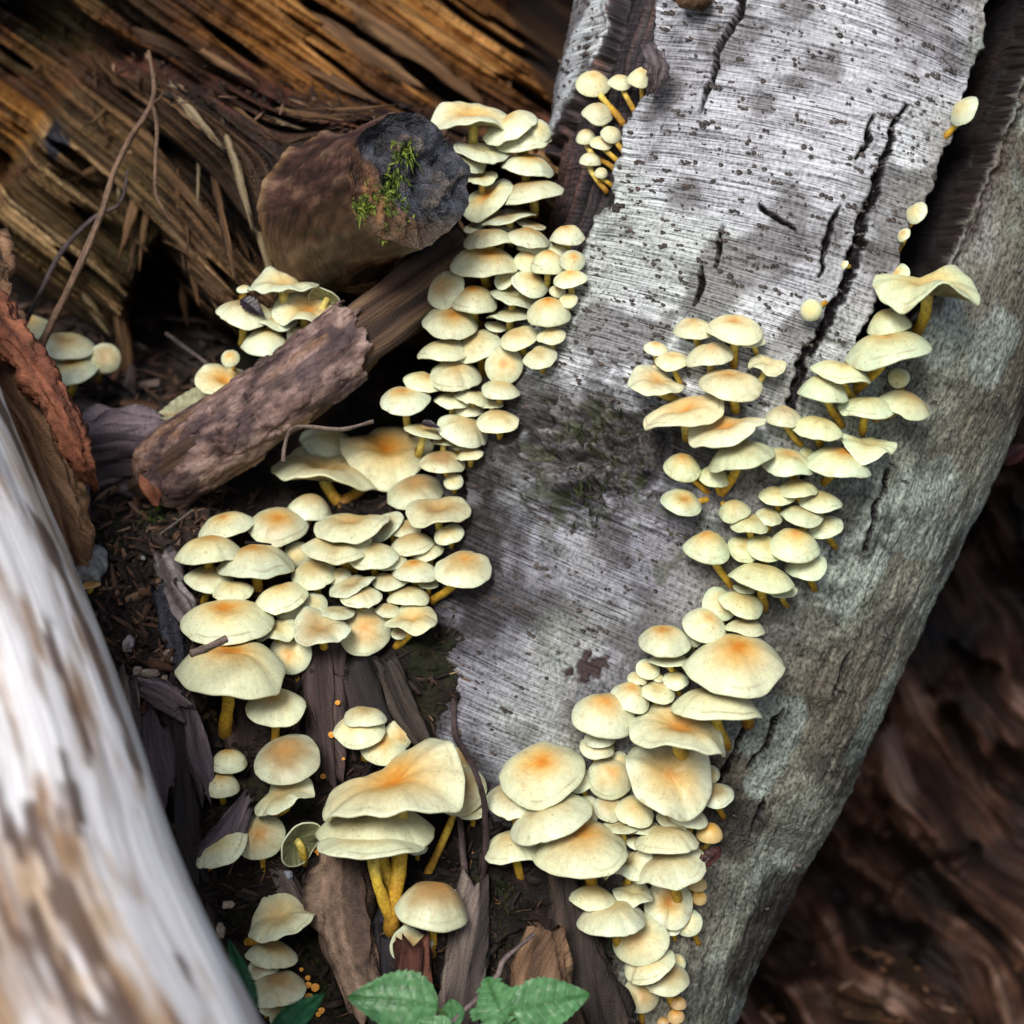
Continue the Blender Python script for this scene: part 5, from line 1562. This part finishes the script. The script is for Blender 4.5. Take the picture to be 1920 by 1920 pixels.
# ================================================================== leaves
def leaf_mesh(name, base, tip, wid, normal, cols, teeth=13, tooth=.10, fold=.18, droop=.10, veins=6, nu=100, nv=25, seed=0, relief=.012, cut=None):
    base = np.asarray(base); tip = np.asarray(tip)
    L_ = np.linalg.norm(tip - base); T = (tip - base) / L_
    N_ = np.asarray(normal) - (np.asarray(normal) @ T) * T; N_ /= np.linalg.norm(N_)
    Bv = np.cross(N_, T)
    u = np.linspace(0, 1, nu); v = np.linspace(-1, 1, nv)
    U_, V_ = np.meshgrid(u, v, indexing='ij')
    hwid = (np.sin(np.pi * u ** 0.75) ** 0.8) * (1 - 0.25 * u) * 1.05
    saw = (u * teeth) % 1.0
    saw2 = (u * teeth * 2.3 + .3) % 1.0
    hwid = hwid * (1 - tooth * saw - tooth * .5 * saw2) + 0.004
    if cut is not None:
        hwid = hwid * (1 - cut * (vn(u * 16, u * 0 + 3, 0, seed) > .25))
    hw2 = np.clip(hwid, 0.003, None)[:, None]
    sl = U_ - 0.45 * np.abs(V_) * hw2 * wid / L_ * 1.0      # side veins run forward
    vd = np.abs(((sl * veins * 1.25) % 1.0) - 0.5) * 2
    vein = sst(.86, 1.0, vd) * sst(1.0, .7, np.abs(V_))
    mid = sst(.10, .0, np.abs(V_) * hw2 / .9)
    Z = -fold * np.abs(V_) * hw2 * wid * -1 - droop * L_ * (U_ ** 2) - relief * L_ * (vein + 1.4 * mid) + 0.02 * L_ * fbm(U_ * 3, V_ * 2, 0, 3, seed) \
        + relief * 1.2 * L_ * (1 - vd) * np.abs(V_) * 0.6
    Pt = base + (U_ * L_)[..., None] * T + (V_ * hw2 * wid)[..., None] * Bv + Z[..., None] * N_
    n = fbm(U_ * 6, V_ * 4, 0, 4, seed + 3)
    c = pal(0.5 + .4 * n, cols[:3])
    c = mix(c, cols[3], np.clip(vein * .6 + mid * .8, 0, 1))
    V3 = Pt.reshape(-1, 3)
    return make_mesh(name, V3, grid_faces(nu, nv), c.reshape(-1, 3), V3)

GRN = [(0.08, 0.22, 0.08), (0.13, 0.32, 0.13), (0.19, 0.42, 0.18), (0.06, 0.19, 0.05)]
up = np.array([0, -0.55, 0.85])
spr = thing("bramble_sprig", "bright green bramble sprig with three toothed leaflets at the foot of the bank", "plant")
node = P(840, 1915, -0.10)
def leaflet(b, t, wpx, seed, nrm=up, **k):
    lf = leaf_mesh("leaf", P(*b), P(*t), wpx * mpp(b[2]), nrm, GRN, seed=seed, **k)
    return link("leaf", lf, M_leaf, spr)
leaflet((822, 1886, -0.10), (652, 1868, -0.105), 66, 3, np.array([0.05, -0.7, 0.7]))
leaflet((950, 1922, -0.105), (908, 1828, -0.085), 62, 5, np.array([-0.1, -0.75, 0.6]), cut=.25)
leaflet((960, 1896, -0.105), (1108, 1862, -0.10), 56, 7, np.array([0.0, -0.7, 0.7]))
leaflet((850, 1930, -0.105), (842, 1868, -0.085), 30, 9, np.array([-0.2, -0.7, 0.6]))
leaflet((845, 1945, -0.11), (786, 1915, -0.11), 34, 11)
leaflet((945, 1950, -0.11), (975, 1912, -0.10), 34, 13)
for pth in ([(822, 1892, -.10), (836, 1906, -.10), (850, 1960, -.10), (890, 2120, -.09), (900, 2400, -.06)], [(962, 1900, -.105), (945, 1915, -.10), (930, 1960, -.10), (900, 2080, -.09)],
            [(945, 1918, -.105), (942, 1940, -.103), (935, 1975, -.10)], [(850, 1930, -.105), (852, 1950, -.103), (856, 1985, -.10)],
            [(845, 1945, -.11), (852, 1958, -.106), (858, 1990, -.10)], [(945, 1950, -.11), (940, 1960, -.106), (932, 1985, -.10)]):
    wood_piece("stalk", pth, [3.0] * len(pth), [(0.08, 0.14, 0.03), (0.16, 0.24, 0.06)], M_leaf, spr, flat=1, amp=.1, nseg=8, nlen=22, square=0, seed=17)
spr2 = thing("young_leaf_sprig", "dark green sprig of two leaves against the bleached log", "plant")
for b, t, wpx, s_ in (((478, 1905, -0.17), (428, 1758, -0.15), 22, 21), ((500, 1945, -0.18), (612, 1862, -0.15), 30, 23)):
    link("leaf", leaf_mesh("leaf", P(*b), P(*t), wpx * mpp(b[2]), np.array([0.2, -0.8, 0.5]), [(0.012, 0.07, 0.03), (0.025, 0.13, 0.055), (0.06, 0.2, 0.09), (0.03, 0.1, 0.04)], seed=s_, droop=.03), M_leaf, spr2)
    wood_piece("stalk", [b, (500, 1990, -.175), (520, 2200, -.14), (540, 2500, -.08)], [3.2] * 4, [(0.05, 0.10, 0.03), (0.1, 0.18, 0.06)], M_leaf, spr2, flat=1, amp=.1, nseg=8, nlen=26, square=0, seed=27)
dl_ = leaf_mesh("dry_leaf", P(435, 770, 0.105), P(290, 778, 0.125), 66 * mpp(.11), np.array([0.15, -0.6, 0.75]), [(0.36, 0.36, 0.20), (0.46, 0.46, 0.28), (0.52, 0.52, 0.34), (0.42, 0.25, 0.10)],
                teeth=16, tooth=.06, fold=.08, droop=.02, veins=8, seed=31)
link("dry_leaf", dl_, M_leaf, label="dry cream toothed leaf with orange veins tucked behind the fallen branch", category="leaf")
gl_ = leaf_mesh("green_leaf", P(1470, 1808, 0.52), P(1560, 1796, 0.52), 20 * mpp(.5), np.array([0, -0.5, 0.8]), [(0.02, 0.06, 0.015), (0.03, 0.09, 0.02), (0.05, 0.13, 0.03), (0.02, 0.06, 0.01)], seed=41)
link("green_leaf", gl_, M_leaf, label="single green leaf on the litter in the dark right behind the birch", category="leaf")
# dead leaf scraps
def scrap(name, b, t, wpx, cols, lab, cat, seed, nrm=up, droop=.1):
    link(name, leaf_mesh(name, P(*b), P(*t), wpx * mpp(b[2]), nrm, cols, teeth=7, tooth=.25, fold=.3, droop=droop, seed=seed, nu=50, nv=13), M_leaf, label=lab, category=cat)
DK = [(0.015, 0.01, 0.018), (0.03, 0.022, 0.03), (0.06, 0.04, 0.05), (0.02, 0.015, 0.02)]
RD = [(0.03, 0.012, 0.012), (0.06, 0.022, 0.02), (0.10, 0.035, 0.03), (0.03, 0.012, 0.01)]
scrap("dead_leaf", (452, 560, 0.065), (496, 592, 0.060), 20, DK, "shrivelled purple black leaf scrap on the caps behind the fallen branch", "leaf", 51)
scrap("dead_leaf", (1352, 1590, -0.012), (1290, 1645, -0.02), 18, RD, "dark red dead leaf caught beside the small amber button cap", "leaf", 53)
scrap("dead_leaf", (1870, 870, 0.16), (1935, 830, 0.17), 26, RD, "dark red dead leaf stuck to the outer edge of the birch", "leaf", 55)
scrap("dead_leaf", (790, 792, 0.045), (825, 800, 0.04), 10, DK, "small dark leaf scrap above the tilted beige caps", "leaf", 57)

# ---- bark curl and knot on the birch
wood_piece("bark_curl", [(1212, 88, -0.004), (1224, 110, -0.016), (1230, 140, -0.014), (1222, 172, -0.004)], [12, 17, 15, 9], [(0.03, 0.022, 0.026), (0.11, 0.085, 0.09), (0.30, 0.25, 0.26)], M_branch, birch,
           flat=.6, amp=.7, fl=150, fa=5, nseg=26, nlen=36, seed=811, ragged=.004)
wood_piece("knot", [(1690, 150, 0.02), (1688, 147, 0.0), (1686, 146, -0.016)], [34, 24, 15], [(0.02, 0.013, 0.013), (0.06, 0.04, 0.04), (0.14, 0.09, 0.08)], M_branch, birch,
           flat=.8, amp=.5, fl=90, fa=5, nseg=30, nlen=24, seed=813)
wood_piece("knot", [(1305, -8, 0.02), (1306, -4, -0.005), (1308, -2, -0.022)], [34, 26, 16], [(0.06, 0.03, 0.015), (0.16, 0.085, 0.04), (0.28, 0.16, 0.08)], M_branch, birch,
           flat=.8, amp=.5, fl=90, fa=5, nseg=30, nlen=24, seed=815)

# ================================================================== stones, litter
def stone(lab, x, y, rx, ry, cols, seed, dz=-.008, name="stone", cat="stone", w=None):
    w = B(x, y) + dz if w is None else w
    u = np.linspace(0, math.pi, 15); v = np.linspace(0, 2 * math.pi, 24, endpoint=False)
    U_, V_ = np.meshgrid(u, v, indexing='ij')
    d = np.stack([np.sin(U_) * np.cos(V_), np.sin(U_) * np.sin(V_), np.cos(U_)], -1)
    n = fbm(d[..., 0] * 1.6 + seed, d[..., 1] * 1.6, d[..., 2] * 1.6, 4, seed)
    q = np.sign(d) * np.abs(d) ** 0.8
    m = mpp(w)
    Vt = P(x, y, w) + (q[..., :1] * rx * m) * RV + (q[..., 1:2] * ry * m) * UV + (q[..., 2:] * ry * m * .8) * FV
    Vt = Vt + (Vt - P(x, y, w)) * (0.35 * n)[..., None]
    c = pal(.5 + .5 * fbm(d[..., 0] * 4 + seed, d[..., 1] * 4, d[..., 2] * 4, 4, seed + 2), cols)
    V3 = Vt.reshape(-1, 3)
    link(name, make_mesh(name, V3, grid_faces(15, 24, True), c.reshape(-1, 3), V3), M_stone, label=lab, category=cat)
GS = [(0.06, 0.06, 0.06), (0.20, 0.21, 0.22), (0.38, 0.39, 0.40)]
CS = [(0.16, 0.11, 0.08), (0.36, 0.28, 0.22), (0.52, 0.43, 0.36)]
stone("grey wet stone half buried beside the bleached log", 160, 1060, 36, 34, GS, 3)
stone("long knobbly beige pebble beside the widest yellow cap", 282, 1262, 18, 9, CS, 5)
stone("round white pebble next to the knobbly beige pebble", 258, 1258, 8, 8, CS, 7)
stone("rough whitish lump against the rim of the widest yellow cap", 316, 1232, 11, 17, CS, 9)
stone("small pale pebble below the knobbly beige pebble", 307, 1273, 7, 7, CS, 11)
stone("chalky grey crumb on the wood chips above the pebbles", 242, 1208, 10, 15, [(0.12, 0.10, 0.11), (0.3, 0.27, 0.28), (0.48, 0.44, 0.45)], 13)
stone("pale blue grey pebble on the black soil below the gilled cap", 541, 1641, 9, 9, [(0.14, 0.15, 0.18), (0.28, 0.30, 0.36), (0.42, 0.44, 0.5)], 15)
stone("tiny amber crumb on the black soil above the curved pale cap", 428, 1697, 10, 7, CS, 17)
stone("beige crumb wedged beside the bleached log foot", 414, 1745, 8, 14, CS, 19)
stone("white pebble on the soil below the moss patch", 268, 1046, 4, 4, GS[1:], 21)
stone("shiny blue black pebble beside the black twig on the soil", 332, 908, 11, 7, [(0.02, 0.025, 0.035), (0.05, 0.06, 0.09), (0.12, 0.13, 0.18)], 23)

def chips(name, n, xr, yr, wfun, szr, cols, seed, lift=0.003, kind="stuff", asp=(3, 8), mask=None, mat=None, nrm_bias=1.0):
    rnd = np.random.RandomState(seed)
    xs = rnd.uniform(xr[0], xr[1], n); ys = rnd.uniform(yr[0], yr[1], n)
    if mask is not None:
        k = mask(xs, ys); xs, ys = xs[k], ys[k]
    w0 = wfun(xs, ys)
    P0 = P(xs, ys, w0)
    Px = P(xs + 3, ys, wfun(xs + 3, ys)) - P0; Py = P(xs, ys + 3, wfun(xs, ys + 3)) - P0
    nn = np.cross(Py, Px); nn /= np.linalg.norm(nn, axis=1, keepdims=True)
    nn = np.where((nn @ FV > 0)[:, None], -nn, nn)
    nn = nn + rnd.normal(0, .35, nn.shape); nn /= np.linalg.norm(nn, axis=1, keepdims=True)
    d = rnd.normal(size=nn.shape); d -= np.sum(d * nn, 1, keepdims=True) * nn; d /= np.linalg.norm(d, axis=1, keepdims=True)
    e = np.cross(nn, d)
    L_ = szr[0] * (szr[1] / szr[0]) ** rnd.rand(len(xs)); Wd = L_ / rnd.uniform(asp[0], asp[1], len(xs)); Tk = Wd * rnd.uniform(.25, .6, len(xs))
    c0 = P0 + nn * (lift * rnd.rand(len(xs)))[:, None]
    Vs = []
    for (i, sg) in ((-1, (1, .8)), (0, (1.2, 1)), (1, (.5, .4))):
        bend = nn * (L_ * rnd.uniform(-.08, .08, len(xs)))[:, None] * (1 - abs(i))
        for (p, q) in ((-1, -1), (1, -1), (1, 1), (-1, 1)):
            j = rnd.uniform(.7, 1.3, len(xs))
            Vs.append(c0 + d * (L_ / 2 * i * rnd.uniform(.85, 1.1, len(xs)))[:, None] + e * (Wd / 2 * p * sg[0] * j)[:, None] + nn * (Tk / 2 * q * sg[1])[:, None] + bend)
    V = np.stack(Vs, 1).reshape(-1, 3)
    f = []
    for a0 in (0, 4):
        for q in range(4):
            f.append((a0 + q, a0 + (q + 1) % 4, a0 + 4 + (q + 1) % 4, a0 + 4 + q))
    f += [(3, 2, 1, 0), (8, 9, 10, 11)]
    F = (np.arange(len(xs))[:, None, None] * 12 + np.array(f)[None]).reshape(-1, 4)
    c = pal(rnd.rand(len(xs)), cols)
    c = np.repeat(c, 12, axis=0) * rnd.uniform(.75, 1.2, (len(V), 1))
    crd = np.stack([np.tile(np.repeat([-1, 0, 1], 4), len(xs)) * np.repeat(L_, 12) + np.repeat(rnd.rand(len(xs)), 12) * 5, np.tile([-1, 1, 1, -1] * 3, len(xs)) * np.repeat(Wd, 12), np.tile([-1, -1, 1, 1] * 3, len(xs)) * np.repeat(Tk, 12)], -1)
    link(name, make_mesh(name, V, F, c, crd, smooth=False), mat or M_chip, kind=kind)

LIT = [(0.008, 0.006, 0.006), (0.016, 0.011, 0.010), (0.03, 0.018, 0.014), (0.055, 0.03, 0.02), (0.11, 0.055, 0.032), (0.24, 0.15, 0.10)]
DLIT = [(0.006, 0.005, 0.005), (0.013, 0.009, 0.008), (0.026, 0.016, 0.013), (0.06, 0.034, 0.024)]
chips("wood_litter", 1700, (150, 430), (880, 1340), w_bank, (0.003, 0.026), LIT, 31, asp=(3, 11))
chips("dark_litter", 3600, (330, 1200), (900, 1960), w_bank, (0.003, 0.020), DLIT, 33)
chips("pale_needles", 240, (330, 1180), (1250, 1950), w_bank, (0.006, 0.022), [(0.07, 0.035, 0.02), (0.2, 0.09, 0.03), (0.3, 0.2, 0.12)], 35, asp=(12, 25))
chips("hollow_litter", 700, (-100, 420), (560, 900), w_bank, (0.006, 0.05), LIT[:5] + [(0.16, 0.12, 0.11)], 37, asp=(3, 10))
chips("log_crumbs", 700, (180, 900), (90, 330), lambda x, y: np.array([w_log(a_, b_) for a_, b_ in zip(x, y)]) - .001, (0.003, 0.018), LIT, 39,
      mask=lambda x, y: np.abs(y - np.interp(x, [160, 300, 500, 700, 850], [110, 140, 190, 225, 250])) < 40)

def litter_ground(name, n, xr, yr, szr, cols, seed, asp=(1.3, 5)):
    rnd = np.random.RandomState(seed)
    x = rnd.uniform(*xr, n); y = rnd.uniform(*yr, n)
    z = ground_z(x, y)
    L_ = szr[0] * (szr[1] / szr[0]) ** rnd.rand(n); Wd = L_ / rnd.uniform(asp[0], asp[1], n)
    az = rnd.uniform(0, 6.28, n); ti = rnd.normal(0, .35, n)
    d = np.stack([np.cos(az), np.sin(az), np.sin(ti) * .6], -1); d /= np.linalg.norm(d, axis=1, keepdims=True)
    nn = np.stack([rnd.normal(0, .35, n), rnd.normal(0, .35, n), np.ones(n)], -1); nn -= np.sum(nn * d, 1, keepdims=True) * d; nn /= np.linalg.norm(nn, axis=1, keepdims=True)
    e = np.cross(nn, d)
    c0 = np.stack([x, y, z + 0.004 + rnd.rand(n) * .02], -1)
    Vs = []
    for i in (-1, -.3, .4, 1):
        hw = {-1: .25, -.3: 1.0, .4: .85, 1: .12}[i]
        for p in (-1, 0, 1):
            Vs.append(c0 + d * (L_ / 2 * i)[:, None] + e * (Wd / 2 * p * hw * rnd.uniform(.8, 1.2, n))[:, None] + nn * (Wd * .18 * (abs(p) - .3) * hw + L_ * .10 * i * i * rnd.uniform(-1, 1, n))[:, None])
    V = np.stack(Vs, 1).reshape(-1, 3)
    f = [(r * 3 + q, r * 3 + q + 1, r * 3 + q + 4, r * 3 + q + 3) for r in range(3) for q in range(2)]
    F = (np.arange(n)[:, None, None] * 12 + np.array(f)[None]).reshape(-1, 4)
    c = np.repeat(pal(rnd.rand(n), cols), 12, axis=0) * rnd.uniform(.8, 1.2, (len(V), 1))
    link(name, make_mesh(name, V, F, c, V), M_chip, kind="stuff")
BR = [(0.02, 0.010, 0.006), (0.04, 0.018, 0.009), (0.07, 0.031, 0.014), (0.12, 0.055, 0.026), (0.18, 0.095, 0.055), (0.26, 0.18, 0.14)]
litter_ground("leaf_litter", 15000, (-0.4, 1.5), (0.0, 2.7), (0.008, 0.034), BR, 51)
litter_ground("bark_litter", 500, (-0.3, 1.6), (0.2, 2.6), (0.03, 0.10), BR[:5], 53, asp=(2.5, 7))

# ---- small moss cushions on the soil
def moss_patch(lab, spots, seed, cols):
    rnd = np.random.RandomState(seed)
    Vm, Fm, Cm = [], [], []; k = 0
    for (x, y, r, n, host) in spots:
        for _ in range(n):
            q = rnd.normal(0, r * .5, 2)
            w = float(w_bank(np.array(x + q[0]), np.array(y + q[1]))) if host == 'b' else w_trunk(x + q[0], y + q[1]) - .002
            p = P(x + q[0], y + q[1], w + .001)
            d = -FV * .7 + UV * .6 + rnd.normal(0, .55, 3); d /= np.linalg.norm(d)
            ln = rnd.uniform(.002, .006); sd_ = np.cross(d, rnd.normal(size=3)); sd_ /= np.linalg.norm(sd_)
            col = pal(rnd.rand(1), cols)[0]
            for z in range(4):
                dd = d + rnd.normal(0, .5, 3); dd /= np.linalg.norm(dd)
                o = p + d * ln * z * .2
                Vm += [o - sd_ * ln * .12, o + sd_ * ln * .12, o + dd * ln]; Fm.append((k, k + 1, k + 2)); Cm += [col * .7, col * .7, col * 1.15]; k += 3
    Vm = np.array(Vm)
    link("moss_patch", make_mesh("moss_patch", Vm, np.array(Fm), np.array(Cm), Vm, smooth=False), M_moss, kind="stuff", label=lab)
MG = [(0.03, 0.06, 0.01), (0.07, 0.15, 0.02), (0.16, 0.30, 0.04)]
MD = [(0.015, 0.02, 0.006), (0.03, 0.045, 0.010), (0.07, 0.09, 0.02)]
moss_patch("bright green moss tufts on the soil near the fallen branch", [(284, 972, 12, 40, 'b'), (310, 975, 8, 22, 'b'), (300, 962, 8, 18, 'b'), (365, 935, 10, 30, 'b'), (318, 912, 8, 26, 'b'), (292, 868, 14, 40, 'b'), (312, 880, 10, 30, 'b')], 61, MG)
moss_patch("dull green moss on the soil bank", [(215, 1020, 26, 120, 'b'), (570, 1790, 50, 260, 'b'), (600, 1850, 40, 160, 'b'), (950, 1680, 40, 140, 'b'), (1100, 1840, 24, 120, 'b'), (440, 1500, 16, 40, 'b'), (940, 1760, 40, 80, 'b')], 63, MD)
moss_patch("thin moss flecks on the knot scar of the birch", [(1090, 820, 50, 40, 't'), (1130, 900, 60, 40, 't'), (1150, 780, 40, 20, 't'), (1290, 1000, 50, 30, 't'), (1100, 940, 50, 40, 't')], 65, MD)
